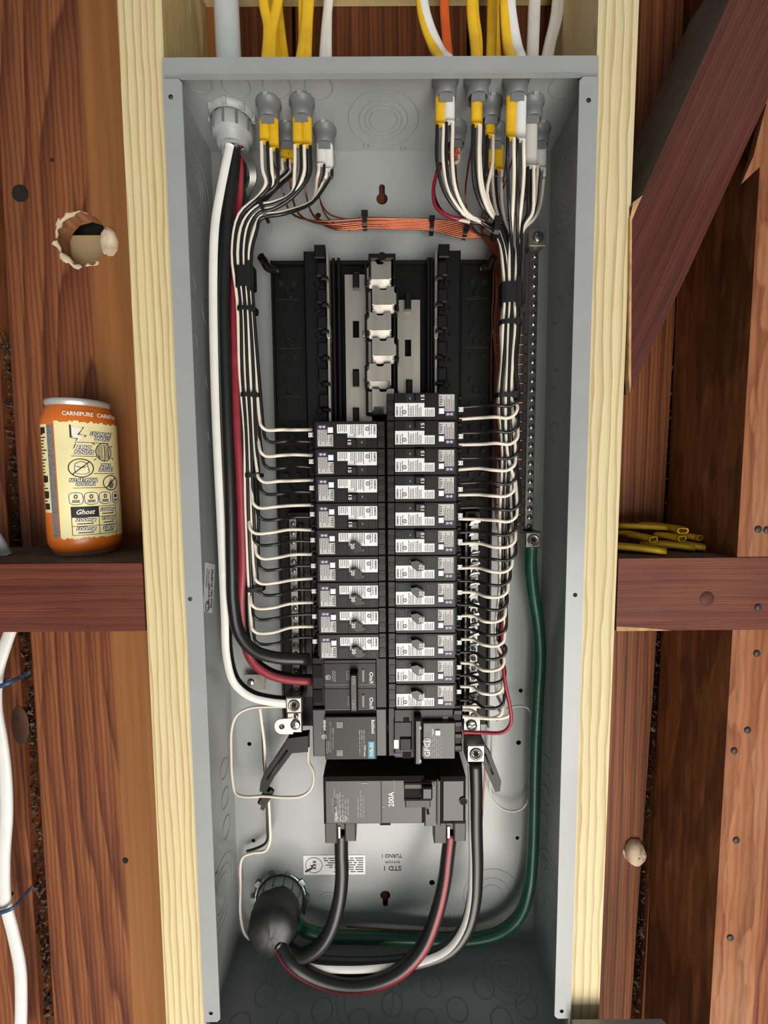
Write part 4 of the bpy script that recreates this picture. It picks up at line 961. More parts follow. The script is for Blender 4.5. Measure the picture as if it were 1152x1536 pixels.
    if zg < zc - .03:
        for q in range(1, n_): cp.append(V(L_ + j * .0004, yb_, zc + (zg + .012 - zc) * q / n_))
    cp += [V(L_ + .001, yb_, zg + .008), V(L_ + .005, yb_, zg + .0005), V(L_ + .012, .082, zg), V(GX - .003, .079, zg)]
    mb = MB(); mb.tube(cp, .00085, 'copper', 6, 4); build('copper_wire', mb, t)
    return t
def jx_px(x, y, py):
    # pixel column of a real point at this depth (used to start the bends straight below the jacket)
    d = Vector((x, y, P(576, py, y).z)) - CAM
    return 576 + FPX * d.dot(RT) / d.dot(FW)
up_B = [(397, -60), (400, 30)]
cable('left', 'B', 'y', -.0043, -.001, 214, 8, 0, 0, [(400, -60), (395, 0), (402, 40)])
cable('left', 'B', 'y', .0043, -.001, 224, 7, .3, 1, [(425, -60), (417, 0), (408, 50)])
cable('left', 'D', 'y', -.0035, .000, 240, 4, 1.4, 2, [(395, -60), (405, 20)])
cable('left', 'D', 'y', .0035, .001, 242, 3, 3.2, 2, [(412, -60), (418, 20)])
cable('left', 'C', 'y', -.0043, -.0012, 219, 6, 2, 0, [(460, -60), (459, 30)])
cable('left', 'C', 'y', .0043, -.0012, 220, 2, 4, 0, [(468, -60), (462, 30)])
cable('left', 'C', 'y', 0, .0034, 219, 5, 3.4, 1, [(452, -60), (455, 30)])
cable('left', 'E', 'w', -.0036, -.0012, 248, 1, 5.6, 1, [(500, -60), (493, 0), (488, 50)])
cable('left', 'E', 'w', .0036, -.0005, 256, 0, 5.9, 0, [(496, -60), (491, 30)])
cable('right', 'F', 'y', -.0043, 0, 190, 10, 0.2, 1, [(630, -60), (634, 20), (650, 70)])
cable('right', 'F', 'w', .0036, -.0005, 186, 11, 0, 2, [(630, -60), (638, 20), (660, 75)])
cable('right', 'G', 'y', -.001, -.001, 190, 9, 1.6, 1, [(706, -60), (708, 20), (712, 60)])
cable('right', 'G', 'y', .001, .0045, 190, 7, 2.2, 3, [(708, -60), (711, 20), (716, 60)])
cable('right', 'I', 'y', 0, -.001, 206, 8, 1.4, 2, [(740, -60), (738, 30)])
cable('right', 'H', 'y', -.0043, -.001, 211, 3, 2.6, 0, [(757, -60), (758, 20), (762, 70)])
cable('right', 'H', 'w', .0042, -.0015, 213, 0, 4.9, 0, [(766, -60), (766, 10), (776, 70)])
cable('right', 'L', 'y', -.0045, 0, 252, 6, 3.6, 3, [(735, -60), (737, 20)])
cable('right', 'L', 'y', .0045, 0, 258, 5, 4.2, 2, [(742, -60), (742, 20)])
cable('right', 'J', 'g', .0, -.001, 253, 2, 5, 1, [(804, -60), (801, 20)])
cable('right', 'M', 'w', -.0035, 0, 252, 1, 5.6, 2, [(838, -60), (833, 20), (822, 70)])
cable('right', 'M', 'w', .0038, .001, 256, 4, 5.2, 3, [(842, -60), (838, 20), (826, 70)])
cable('right', 'K', 'o', 0, 0, 235, 12, 1.0, 3, [(664, -60), (667, 20), (671, 70)])

# ---- gray feeder cable: three stripe-marked conductors and a bare strand bundle
x, y, rr = TP['A']
ft = thing('feeder_cable', 'thick gray feeder cable with black, red and white striped conductors down the left side', 'cable', (x, y, 0))
ze = P(345, 232, y).z
mb = MB(); mb.tube([V(x - .004, y + .004, .20), V(x - .002, y + .002, .06), V(x, y, .01), V(x + .001, y - .001, -.03), V(x + .002, y - .002, ze)], .0118, 'gray_jacket', 18, 5, ry=.0095, right=(1, 0, 0)); build('jacket', mb, ft)
mb = MB(); mb.tube(up([(347, 222, .043), (341, 250, .042), (333, 290, .042), (325, 340, .042), (322, 420, .044), (325, 600, .048), (334, 800, .052), (339, 920, .052), (342, 985, .052), (353, 1022, .052), (376, 1042, .052), (405, 1050, .053), (433, 1053, .056)]), .0058, 'black_wire', 16, 5, stripes=[(-42, 42, 'white_stripe')]); build('white_striped_wire', mb, ft)
mb = MB(); mb.tube(up([(353, 222, .046), (349, 260, .046), (343, 310, .045), (338, 380, .045), (336, 450, .045), (340, 600, .046), (346, 750, .046), (348, 850, .045), (350, 905, .044), (359, 950, .043), (380, 975, .043), (412, 986, .044), (464, 989, .048)]), .0062, 'black_wire', 14, 5); build('black_wire', mb, ft)
mb = MB(); mb.tube(up([(358, 222, .050), (361, 255, .053), (360, 300, .058), (353, 360, .058), (351, 440, .056), (355, 600, .051), (362, 750, .052), (365, 850, .052), (363, 905, .052), (368, 960, .052), (381, 992, .051), (405, 1010, .051), (435, 1018, .052), (468, 1020, .053)]), .0058, 'black_wire', 16, 5, stripes=[(-36, 40, 'red_stripe')]); build('red_striped_wire', mb, ft)
mb = MB()
for i in range(7):
    o = i * 1.9; mb.tube(up([(356 + o * .8, 224, .046 + .001 * (i % 2)), (366 + o, 238, .045 + .001 * (i % 2)), (374 + o * .8, 255, .046), (375 + o * .7, 272, .05), (368 + o * .4, 290, .058), (362, 310, .068)]), .0011, 'aluminium', 6, 5)
build('bare_strands', mb, ft)
mb = MB(); mb.tube(up([(378, 268, .052), (371, 288, .060), (364, 310, .068), (360, 330, .074)]), .0042, 'green_wire', 8, 4); build('green_sleeve', mb, ft)

# ---- surge protector pigtails (parts of it)
pt = [(434, 1060, .062), (400, 1060, .066), (375, 1062, .068), (356, 1072, .07), (348, 1092, .072), (347, 1130, .074), (349, 1170, .074), (354, 1190, .072), (368, 1195, .068), (395, 1194, .064), (430, 1196, .06), (452, 1194, .058), (466, 1184, .056), (471, 1168, .056), (469, 1154, .057), (463, 1142, .060), (463, 1120, .062)]
mb = MB(); mb.tube(up(pt), .0015, 'white_wire', 8, 5); build('white_pigtail', mb, SPD)
mb = MB(); mb.tube(up([(390, 1062, .07), (393, 1085, .072), (397, 1120, .075), (399, 1165, .076), (403, 1200, .075), (405, 1235, .078), (405, 1262, .08), (398, 1276, .082), (380, 1279, .084), (366, 1284, .086), (361, 1296, .088), (361, 1330, .088), (361, 1375, .086), (368, 1402, .082), (382, 1413, .078)]), .0016, 'white_wire', 8, 5); build('white_lead', mb, SPD)
mb = MB(); mb.tube(up([(394, 1085, .078), (395, 1130, .08), (399, 1180, .08), (401, 1240, .083), (400, 1262, .086), (388, 1271, .09), (370, 1277, .092)]), .0015, 'black_wire', 8, 5); build('black_lead', mb, SPD)
# ---- GFCI pigtail and neutral
mb = MB(); mb.tube(up([(694, 1060, .056), (720, 1060, .052), (742, 1062, .050), (751, 1067, .050), (753, 1075, .052), (746, 1082, .056)]), .0017, 'white_wire', 8, 5); build('white_pigtail', mb, GF)
mb = MB(); mb.tube(up([(694, 1075, .050), (725, 1077, .046), (752, 1077, .043), (764, 1072, .043), (764, 1060, .044), (757, 1046, .047), (752, 1000, .05)]), .0018, 'white_wire', 8, 5); build('neutral_wire', mb, GF)
t = thing('bonding_wire', 'thin pale wire looping over the lower right of the back plate beside the green wire', 'wire', P(775, 1215, .085))
mb = MB(); mb.tube(up([(760, 1063, .072), (775, 1059, .078), (790, 1061, .084), (797, 1070, .086), (798, 1110, .086), (797, 1160, .086), (794, 1195, .086), (785, 1211, .087), (770, 1217, .088), (752, 1212, .088), (740, 1200, .088), (735, 1185, .088), (736, 1150, .088), (738, 1100, .086)]), .0011, 'translucent_jacket', 8, 5); build('loop', mb, t)

# ---- service cables from the black conduit, bottom left
cc = P(417, 1372, .062)
cdt = thing('service_conduit', 'black conduit end in a gray threaded fitting with metal locknut, bottom left of the panel', 'conduit', P(417, 1360, YB))
b0 = P(421, 1346, YB - .001)
mb = MB(); ax = V(.03, -1, .14).normalized()
mb.lathe(b0 + ax * -.001, ax, [(.0325, 0), (.0325, .004), (.0285, .0055), (.0285, .001)], 36, 'zinc', cap=False)
_, u_, w_ = mb.frame(ax)
for i in range(10):
    a = 2 * PI * i / 10; d = u_ * math.cos(a) + w_ * math.sin(a); e = ax.cross(d); p0 = b0 + d * .030
    mb.add([p0 - e*.004, p0 + e*.004, p0 + d*.0055 + e*.003, p0 + d*.0055 - e*.003, p0 - e*.004 + ax*.005, p0 + e*.004 + ax*.005, p0 + d*.0055 + e*.003 + ax*.0045, p0 + d*.0055 - e*.003 + ax*.0045], [(4, 5, 6, 7), (2, 3, 7, 6), (1, 2, 6, 5), (3, 0, 4, 7)], 'zinc')
build('locknut', mb, cdt)
mb = MB(); mb.lathe(b0, ax, [(.0275, .004), (.0275, .014), (.0262, .018), (.0262, .026)], 32, 'connector_pale')
for i in range(14):
    a = 2 * PI * i / 14; d = u_ * math.cos(a) + w_ * math.sin(a); mb.tube([b0 + d * .0272 + ax * .005, b0 + d * .0272 + ax * .017], .0010, 'connector_gray', 5)
build('threaded_bushing', mb, cdt)
mb = MB(); rnd = random.Random(3); prof = [(.0235, .016), (.0268, .018), (.0274, .024), (.0268, .031), (.0278, .038), (.0262, .046), (.0215, .052), (.012, .0545), (.005, .055), (0, .055)]
mb.lathe(b0, ax, prof, 24, 'tape_black')
for i in range(len(mb.v)): mb.v[i] = mb.v[i] + V(rnd.uniform(-1, 1), rnd.uniform(-1, 1), rnd.uniform(-1, 1)) * (.0016 if i < 24 * 7 else .0003)
build('taped_conduit', mb, cdt)
def svc(name, label, pts, r, m, stripes=(), n=18, twist=0.0):
    t = thing(name, label, 'cable', P(pts[0][0], pts[0][1], pts[0][2]))
    mb = MB(); mb.tube(up(pts), r, m, n, 6, stripes=stripes, twist=twist); build('conductor', mb, t); return t
tl_ = svc('service_cable', 'thick plain black service cable into left lug of the main breaker', [(512, 1246, .048), (512, 1275, .047), (513, 1310, .046), (509, 1350, .044), (497, 1392, .042), (478, 1420, .041), (450, 1434, .043), (425, 1424, .048), (416, 1408, .054)], .0074, 'black_wire')
tr_ = svc('service_cable', 'thick black service cable with red stripe into right lug of the main breaker', [(676, 1246, .048), (672, 1280, .047), (667, 1320, .045), (655, 1370, .042), (634, 1420, .039), (600, 1456, .036), (560, 1474, .034), (515, 1477, .034), (470, 1464, .036), (435, 1440, .040), (420, 1415, .048)], .0074, 'black_wire', [(-10, 30, 'red_stripe')], 36, -46)
tn_ = svc('service_cable', 'thick black service cable with white stripes rising to the square neutral lug', [(712, 1142, .056), (713, 1180, .056), (713, 1240, .056), (714, 1300, .055), (711, 1350, .053), (700, 1390, .050), (676, 1422, .047), (635, 1440, .045), (580, 1448, .045), (520, 1450, .045), (465, 1444, .046), (430, 1425, .050)], .0080, 'black_wire', [(55, 100, 'white_stripe'), (-100, -62, 'white_stripe')], 24, -62)
t = svc('ground_wire', 'thick green taped ground wire down the right side and across the bottom', [(797, 818, .068), (796, 850, .068), (800, 890, .068), (807, 935, .070), (810, 980, .072), (807, 1040, .074), (804, 1100, .075), (802, 1160, .076), (801, 1220, .077), (799, 1280, .078), (794, 1330, .078), (780, 1372, .078), (752, 1398, .078), (710, 1410, .078), (660, 1411, .078), (600, 1408, .078), (540, 1406, .077), (490, 1404, .074), (460, 1396, .07), (442, 1384, .064)], .0066, 'green_wire')
mb = MB()
gp = spline(up([(797, 818, .068), (796, 850, .068), (800, 890, .068), (807, 935, .070), (810, 980, .072), (807, 1040, .074), (804, 1100, .075), (802, 1160, .076), (801, 1220, .077)]), 6)
for i in range(2, len(gp) - 1, 2): mb.ring(gp[i], (gp[i+1] - gp[i-1]) + V(.0, 0.002, .004) * (1 if i % 4 else -1), .0066, .0003, 'green_wire', 16, 4)
build('tape_wrap', mb, t)
t = thing('thin_ground_wire', 'thin bare copper wire running down behind the neutral service cable', 'wire', P(726, 1150, .08))
mb = MB(); mb.tube(up([(729, 1120, .08), (727, 1160, .08), (723, 1230, .084), (720, 1300, .088), (715, 1370, .09), (690, 1395, .09), (620, 1396, .09), (520, 1390, .088)]), .0009, 'copper', 6, 5); build('strand', mb, t)

# ================================================================== CABLE TIES
def tie(label, px, py, y, wpx, hpx, rot, dep=.016, wide=.0024, m='tie_black', tailv=None):
    c = P(px, py, y); s_ = (P(px + 1, py, y) - c).length; w = wpx * s_ / 2; t = thing('cable_tie', label, 'cable tie', c, 'black ties on the wire bundles')
    u = Vector((math.cos(rot), 0, math.sin(rot))); v = Vector((-math.sin(rot), 0, math.cos(rot))); d = Vector((0, 1, 0)); mb = MB(); h = hpx * s_ / 2
    prof = []; n = 18
    for i in range(n):
        a = 2 * PI * i / n; ca, sa = math.cos(a), math.sin(a)
        e = 4; rr = (abs(ca) ** e + abs(sa) ** e) ** (-1 / e); prof.append((u * (w * rr * ca), d * (dep / 2 * (1 + rr * sa) - .001)))
    vs_ = []
    for a_, b_ in prof:
        o_ = (a_.normalized() * .0011 if a_.length > 1e-6 else Vector((0, 0, 0)))
        vs_ += [c + a_ + b_ - v * h, c + a_ + b_ + v * h, c + a_ * 1.0 + o_ + b_ * 1.02 + v * h + V(0, -.0006, 0), c + a_ + o_ + b_ * 1.02 - v * h + V(0, -.0006, 0)]
    fs = []
    for i in range(n):
        k = (i + 1) % n
        for j in range(4): fs.append((i*4+j, i*4+(j+1) % 4, k*4+(j+1) % 4, k*4+j))
    mb.add(vs_, fs, m); build('strap', mb, t)
    mb = MB(); cx = c + u * (w * .6) + V(0, -.0022, 0); q = [cx - u*.0022 - v*(h*1.4), cx + u*.0022 - v*(h*1.4), cx + u*.0022 + v*(h*1.4), cx - u*.0022 + v*(h*1.4)]
    mb.add(q + [p + V(0, .003, 0) for p in q], [(0, 1, 2, 3), (0, 4, 5, 1), (1, 5, 6, 2), (2, 6, 7, 3), (3, 7, 4, 0)], m); build('lock_head', mb, t)
    return t
tie('black cable tie gathering the left wires as they turn down under the connectors', 393, 310, .0372, 26, 5, PI / 2 + .35)
tie('wide black tie wrapped round the left bundle just above the interior', 366, 414, .0395, 26, 30, 0)
tie('thin black tie below the wide one on the left bundle', 369, 462, .0395, 26, 6, -.08)
tie('black tie on the left bundle above the first left breaker', 374, 592, .0460, 26, 6, -.03)
tie('black tie on the left bundle beside the second left breaker', 379, 713, .0460, 22, 6, 0)
tie('black tie on the left bundle low beside the seventh left breaker', 381, 885, .0460, 24, 6, .05)
tie('black tie where the right wires turn down, near the top right of the back', 746, 337, .0372, 26, 8, PI / 2 - .1)
tie('wide black tie wrapped round the right bundle at its upper end', 769, 438, .0395, 30, 30, 0)
tie('thin black tie on the right bundle below the wide wrap', 768, 482, .0395, 30, 7, 0)
tie('black tie on the right bundle beside the topmost right breaker', 763, 592, .0460, 32, 7, 0)
tie('black tie at the middle of the horizontal copper bundle', 547, 327, .079, 22, 7, PI / 2, .012)
tie('black tie right of centre on the horizontal copper bundle', 648, 335, .079, 22, 6, PI / 2, .012)
tie('black tie at the bend of the copper bundle', 699, 346, .079, 12, 6, PI / 2 - .25, .012)
tie('black tie binding the white pigtail below the left support arm', 398, 1197, .066, 12, 24, -.5, .008)

# ================================================================== DRINK CAN on the left block
RC = .033; cx_, cy_, cz_ = -.3150, .0645, -.4236
can = thing('drink_can', 'orange and cream drink can standing on the dark red block left of the panel', 'can', (cx_, cy_, cz_))
HC = .157
mb = MB(); mb.lathe((cx_, cy_, cz_), (0, 0, 1), [(.0235, .0), (.0255, .0), (.0268, .0025), (.0305, .008), (.0325, .013), (RC, .018), (RC, .132), (.0323, .137), (.0290, .147), (.0272, .1505)], 64, 'can_orange'); build('body', mb, can)
mb = MB(); mb.lathe((cx_, cy_, cz_), (0, 0, 1), [(.0268, .150), (.0278, .1515), (.0284, .154), (.0280, .1565), (.0268, .157), (.0258, .1555), (.0252, .151), (0, .151)], 48, 'can_metal'); build('rim', mb, can)
mb = MB(); mb.lathe((cx_, cy_, cz_), (0, 0, 1), [(.0232, .0012), (.0236, 0), (.0255, -.0001), (.0269, .0024), (.028, .004)], 48, 'can_metal', cap=False); build('base_rim', mb, can)
VA = math.atan2(CAM.x - cx_, cy_ - CAM.y)      # turn of the side that faces the room
def cw(th, z, r=RC + .00015): return V(cx_ + r * math.sin(th), cy_ - r * math.cos(th), cz_ + z)
def cpatch(mb, t0, t1, zlo, zhi, m, r=RC + .00015, n=24):
    """patch of print on the can; zlo/zhi are heights at a given turn"""
    vs_ = []
    for i in range(n + 1):
        th = t0 + (t1 - t0) * i / n; vs_ += [cw(th, zlo(th) if callable(zlo) else zlo, r), cw(th, zhi(th) if callable(zhi) else zhi, r)]
    return mb.add(vs_, [(2*i, 2*i+2, 2*i+3, 2*i+1) for i in range(n)], m, True)
def ctext(mb, s, th, z, h, m, fit=None, r=RC + .0005, shear=0.0, center=True, vert=False):
    vs_, fs, w, hh = text_geo(s); k = h / hh; kx = k if fit is None else fit / w; out = []
    for q in vs_:
        a = q.x * kx - (w * kx / 2 if center else 0) + q.y * k * shear; b = q.y * k
        if vert: a, b = b, -q.x * kx
        out.append(cw(th + a / RC, z + b, r))
    return mb.add(out, fs, m)
def ctext2(mb, s, th, z, h, fit=None, shear=.25):
    """white letters with a heavy dark outline"""
    h *= 1.22; fit *= 1.1
    for dx in (-.0004, .0004):
        for dz in (-.0004, .0004):
            ctext(mb, s, th + dx / RC, z + dz, h, 'ink_black', fit, RC + .0004, shear)
    ctext(mb, s, th, z, h, 'can_white', fit, RC + .0007, shear)
rnd = random.Random(9); jag = [rnd.uniform(-.0012, .0012) for _ in range(80)]
TH = VA - .30; cl, crr = TH - .42, TH + 1.75
J = lambda th, b: b + jag[int((th + 10) * 17) % 80]
mb = MB(); cpatch(mb, TH - .36, crr, lambda t: J(t, .0195), lambda t: J(t + 1, .1335), 'can_cream', n=60); lb_ = build('cream_label', mb, can)
mb = MB(); cpatch(mb, TH - .62, TH - .40, .020, .130, 'can_gray', RC + .0002); cpatch(mb, TH - .95, TH - .62, .045, .131, 'can_cream', RC + .00018)
for i in range(26):
    z = .127 - i * .0031; L_ = rnd.uniform(.06, .28); cpatch(mb, TH - .94, TH - .94 + L_, z, z + .0012, 'ink_black', RC + .0003, 4)
for z in (.122, .060, .075, .048): cpatch(mb, TH - .93, TH - .68, z, z + .006, 'ink_black', RC + .00035, 4)
build('ingredients_panel', mb, can)
mb = MB(); T0 = VA + .26
ctext(mb, 'CARNIPURE', T0 - .28, .1392, .0040, 'can_white', fit=.026, r=.0325); ctext(mb, 'CARNITINE', T0 + .62, .1392, .0040, 'can_white', fit=.026, r=.0325); build('brand_text', mb, can).name = 'shoulder_text'; mb = MB()
def cline(t0, t1, z, w=.0005): cpatch(mb, t0, t1, z, z + w, 'ink_black', RC + .00035, 10)
def cstroke(pts, w=.0006, m='ink_black'):
    mb.tube([cw(T0 + a / RC, z, RC + .0002) for a, z in pts], w, m, 5, 1 if len(pts) < 3 else 3, ry=.0003) if False else mb.tube([cw(T0 + a / RC, z, RC + .0003) for a, z in pts], w, m, 5, 3)
bolt = [(-.014, .131), (-.004, .129), (-.0075, .1225), (-.0025, .1215), (-.0125, .108), (-.0095, .1175), (-.014, .119)]
def cpoly(poly, m, r=RC + .0004):
    tr = tessellate_polygon([[Vector((a, b, 0)) for a, b in poly]]); mb.add([cw(T0 + a / RC, b, r) for a, b in poly], [tuple(t) for t in tr], m)
cpoly(bolt, 'ink_black'); cpoly([(-.0122, .1292), (-.006, .1282), (-.009, .1212), (-.0055, .1203), (-.011, .1125), (-.0082, .1188), (-.0124, .1203)], 'can_white', RC + .0006)
ctext2(mb, 'LEGENDARY', T0 + .27, .1215, .0030, .0165); ctext2(mb, 'ENERGY', T0 + .29, .1172, .0030, .012)
cline(T0 - .33, T0 + .46, .1145)
ctext2(mb, 'EPIC', T0 - .16, .1078, .0032, .0085); ctext2(mb, 'FOCUS', T0 - .16, .1036, .0032, .0115); cline(T0 - .42, T0 + .2, .1015)
# brain
cpoly([(.0098 + .0066 * math.cos(a), .1062 + .0086 * math.sin(a) * (1 + .05 * math.cos(6*a))) for a in [2*PI*i/20 for i in range(20)]], 'can_white')
cstroke([(.0098 + .0066 * math.cos(a), .1062 + .0086 * math.sin(a)) for a in [2*PI*i/20 for i in range(21)]], .00045); cstroke([(.0098, .1146), (.0103, .107), (.0098, .098)], .00035)
rb2 = random.Random(5)
for i in range(9):
    z = .0995 + i * .0016
    for sg in (-1, 1): cstroke([(.0098 + sg * .001, z), (.0098 + sg * .003, z + .0014), (.0098 + sg * .0044, z - .0002), (.0098 + sg * .0056 * math.sqrt(max(.05, 1 - ((z - .1062) / .0088) ** 2)), z + .001)], .00026)
for a_, b_ in ((.001, .1145), (.0185, .113), (.0185, .0995), (.0015, .098)): cstroke([(a_, b_), (a_ + (.0018 if a_ < .01 else -.0018) * .9, b_ + (-.0016 if b_ > .106 else .0016))], .0004)
# crossed-out sugar bowl and drop
def ccirc(a, z, R, slash=True):
    cstroke([(a + R * math.cos(t_), z + R * math.sin(t_)) for t_ in [2*PI*i/24 for i in range(25)]], .00045)
    if slash: cstroke([(a - R * .7, z - R * .7), (a, z), (a + R * .7, z + R * .7)], .0005)
cpoly([(-.0115, .0945), (-.0035, .0945), (-.003, .091), (-.004, .0855), (-.011, .0855), (-.012, .091)], 'can_white'); cstroke([(-.0115, .0945), (-.0075, .0968), (-.0035, .0945), (-.003, .091), (-.0025, .086), (-.011, .0855), (-.012, .091), (-.0115, .0945)], .0003); cstroke([(-.0115, .0925), (-.007, .091), (-.0032, .0925)], .0003)
ccirc(-.0078, .0905, .0085)
ctext2(mb, 'ZERO', T0 + .32, .0912, .0030, .0085); ctext2(mb, 'SUGARS', T0 + .33, .0873, .0030, .0115); cline(T0 + .02, T0 + .58, .0850)
ctext2(mb, 'NO ARTIFICIAL', T0 - .2, .0775, .0028, .0175); ctext2(mb, 'COLORS', T0 - .17, .0738, .0028, .012); cline(T0 - .42, T0 + .3, .0714)
cpoly([(.0148, .0805), (.0178, .0745), (.0165, .0712), (.0142, .0705), (.0120, .0725), (.0122, .0755)], 'can_gray'); ccirc(.0148, .0762, .0072)
# four badges
for i, s in enumerate(('0', '0', '0', '')):
    a = -.0125 + i * .0105; w = .0044 if i < 3 else .0034
    cpoly([(a - w, .0575), (a - w * .6, .0562), (a + w * .6, .0562), (a + w, .0575), (a + w, .0655), (a + w * .6, .0668), (a - w * .6, .0668), (a - w, .0655)], 'can_white')
    cstroke([(a - w, .0575), (a - w, .0655), (a - w * .5, .067), (a + w * .5, .067), (a + w, .0655), (a + w, .0575), (a + w * .5, .056), (a - w * .5, .056), (a - w, .0575)], .00028)
    if s: ctext(mb, s, T0 + a / RC, .0613, .0042, 'ink_black', fit=.0028, r=RC + .0006)
    else: cpoly([(a - .0019, .0618), (a + .0019, .0618), (a + .001, .0652), (a - .001, .0652)], 'ink_black', RC + .0006)
    for z in (.0592, .0578): cpatch(mb, T0 + (a - w * .6) / RC, T0 + (a + w * .6) / RC, z, z + .0008, 'ink_mid', RC + .0006, 3)
# table of amounts
tl0, tm, tr0 = -.0165, .0025, .0185
cpatch(mb, T0 + tl0 / RC, T0 + tm / RC, .0435, .0535, 'ink_black', RC + .0003, 8)
for z in (.0265, .0350, .0435, .0535): cline(T0 + tl0 / RC, T0 + tr0 / RC, z)
for a in (tl0, tm, tr0): cpatch(mb, T0 + a / RC, T0 + (a + .0005) / RC, .0265, .054, 'ink_black', RC + .00035, 2)
ctext(mb, 'Ghost', T0 - .007 / RC, .0465, .0048, 'can_white', fit=.0125, r=RC + .0007, shear=.3)
for s, a, z, f in (('1000mg', .0105, .0478, .012), ('200mg', -.007, .0390, .0125), ('150mg', .0105, .0392, .0105), ('100mg', -.007, .0305, .0118), ('100%', .0105, .0307, .009)):
    ctext2(mb, s, T0 + a / RC, z, .0034, f); cpatch(mb, T0 + (a - f * .45) / RC, T0 + (a + f * .45) / RC, z - .0021, z - .0010, 'ink_mid', RC + .0004, 4)
for i_, v_ in enumerate(mb.v):
    rr_ = math.hypot(v_.x - cx_, v_.y - cy_); th_ = math.atan2(v_.x - cx_, cy_ - v_.y); zz = v_.z - cz_
    th_ = T0 + (th_ - T0) * 1.20; zz = .0222 + (zz - .0265) * 1.035
    mb.v[i_] = V(cx_ + rr_ * math.sin(th_), cy_ - rr_ * math.cos(th_), cz_ + zz)
build('printed_text', mb, lb_)

# ================================================================== YELLOW SHEATH SCRAPS on the right block
rnd = random.Random(21); zb_ = -.4222
sc = [((895, 822), (1000, 822), 0), ((905, 812), (985, 823), 0), ((960, 814), (1042, 828), 0), ((990, 806), (1052, 823), 0), ((1005, 803), (1050, 806), 1), ((930, 812), (962, 810), 1), ((945, 806), (980, 811), 1), ((925, 803), (1024, 809), 2), ((960, 800), (1012, 795), 2), ((985, 818), (1024, 791), 1), ((975, 815), (1058, 826), 0), ((1000, 796), (1025, 788), 2)]
words = ['longest, leftmost, lying flat on the block', 'behind the frontmost left one, open end showing', 'front middle, open end facing the room', 'front right with its oval end open', 'small one at the far right', 'short one with open oval end at the left', 'second open oval end from the left', 'long one lying across the top of the heap', 'pointing up to the right on top', 'leaning across the back of the heap', 'frontmost right one, end frayed', 'topmost short one at the back']
for i, ((ax_, ay_), (bx_, by_), lv) in enumerate(sc):
    y_ = .022 + (i * .37 % 1) * .03 + lv * .010
    if lv == 0: y_ = .014 + (i % 4) * .009
    b_ = P(bx_, by_, y_); a_ = P(ax_, ay_, y_ + .026)
    fz = zb_ + .0042 + lv * .0078; a_.z = fz + .001; b_.z = fz
    a_.x = max(a_.x, .226)
    d = (b_ - a_)
    if d.length < .012: d = V(.02, -.01, 0); a_ = b_ - d
    t = thing('sheath_scrap', 'yellow sheath scrap on the right block, ' + words[i], 'cable scrap', (a_ + b_) / 2, 'yellow sheath scraps on the right block')
    mid = (a_ + b_) / 2 + V(0, 0, .0008); path = spline([a_, mid, b_], 4); mb = MB(); n = 14; vs_ = []
    dn = d.normalized(); side_ = dn.cross(V(0, 0, 1)).normalized(); up2 = side_.cross(dn)
    for r_ in (1.0, .74):
        for p in path:
            for j in range(n):
                q = 2*PI*j/n; pin = 1 - .28 * abs(math.cos(q)) ** 0 * (abs(math.sin(q)) ** 6); vs_.append(p + side_ * (.0060 * r_ * math.cos(q)) + up2 * (.0038 * r_ * pin * math.sin(q)))
    k = len(path); fs = []
    for i2 in range(k - 1):
        for j in range(n):
            j2 = (j+1) % n; fs.append((i2*n+j, i2*n+j2, (i2+1)*n+j2, (i2+1)*n+j)); o_ = k*n; fs.append((o_+i2*n+j2, o_+i2*n+j, o_+(i2+1)*n+j, o_+(i2+1)*n+j2))
    for e_ in (0, k - 1):
        for j in range(n): j2 = (j+1) % n; fs.append((e_*n+j, k*n+e_*n+j, k*n+e_*n+j2, e_*n+j2))
    mb.add(vs_, fs, 'yellow_dark', True); build('sheath', mb, t)

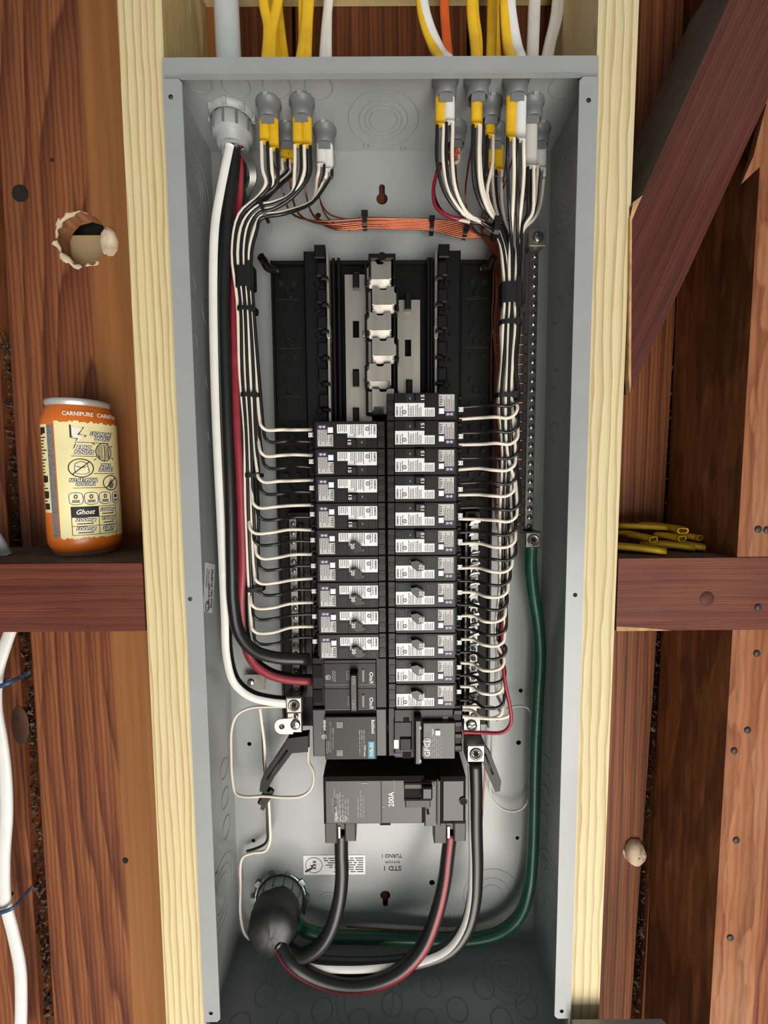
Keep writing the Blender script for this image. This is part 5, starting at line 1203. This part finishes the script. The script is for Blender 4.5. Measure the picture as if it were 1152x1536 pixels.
# ================================================================== WHITE CABLE and odds and ends
t = thing('wall_cable', 'white flat cable running down the far left edge below the block', 'cable', P(15, 1200, .09))
wp = [(22, 930, .094), (8, 968, .088), (-4, 1010, .084), (-6, 1060, .082), (2, 1110, .080), (8, 1160, .078), (10, 1220, .078), (6, 1290, .078), (8, 1350, .079), (20, 1400, .080), (30, 1450, .080), (32, 1500, .080), (30, 1580, .082)]
mb = MB(); mb.tube(up(wp), .0072, 'white_jacket', 14, 6, ry=.0038, right=(1, 0, .1)); build('jacket', mb, t)
t2 = thing('wall_cable', 'gray-white cable end at the far left edge above the block', 'cable', P(4, 815, .06))
mb = MB(); mb.tube(up([(-150, 430, .07), (-75, 650, .06), (-35, 755, .052), (-14, 792, .05), (2, 818, .052), (9, 832, .054)]), .0055, 'gray_jacket', 12, 5, ry=.004); build('jacket', mb, t2)
for i, (px, py) in enumerate(((4, 1027), (10, 1362))):
    c = P(px, py, .076); t = thing('cable_staple', ['upper', 'lower'][i] + ' blue staple holding the white cable at the far left', 'staple', c)
    mb = MB(); mb.tube([c + V(-.012, .022, -.004), c + V(-.011, -.003, -.004), c + V(0, -.0045, 0), c + V(.011, -.003, .004), c + V(.012, .022, .004)], .0026, 'staple_blue', 8, 3, ry=.0014, right=(0, 0, 1)); build('strap', mb, t)
mb = MB(); c = P(953, 1279, YP - .003); rnd = random.Random(2)
mb.lathe(c, (.2, -1, .15), [(.012, -.006), (.013, .002), (.010, .006), (.004, .008), (0, .0083)], 10, 'foam', sq=1.25)
for i in range(len(mb.v)): mb.v[i] += V(rnd.uniform(-1, 1), rnd.uniform(-1, 1), rnd.uniform(-1, 1)) * .0016
o = build('foam_lump', mb); tag(o, 'beige lump of hardened foam on the plank right of the panel near the gap', 'foam')
# gray cover leaning below the frame, only its top edge shows
q0, q1 = P(862, 1541, -.012), P(1004, 1541, -.012)
mb = MB(); mb.prism([(q0.x, q0.z - .25), (q1.x, q0.z - .25), (q1.x, q0.z - .004), (q1.x - .004, q0.z), (q0.x, q0.z)], -.012, -.006, 'steel_paint'); o = build('cover_plate', mb)
tag(o, 'pale gray metal cover at the bottom edge right of the panel', 'cover plate')
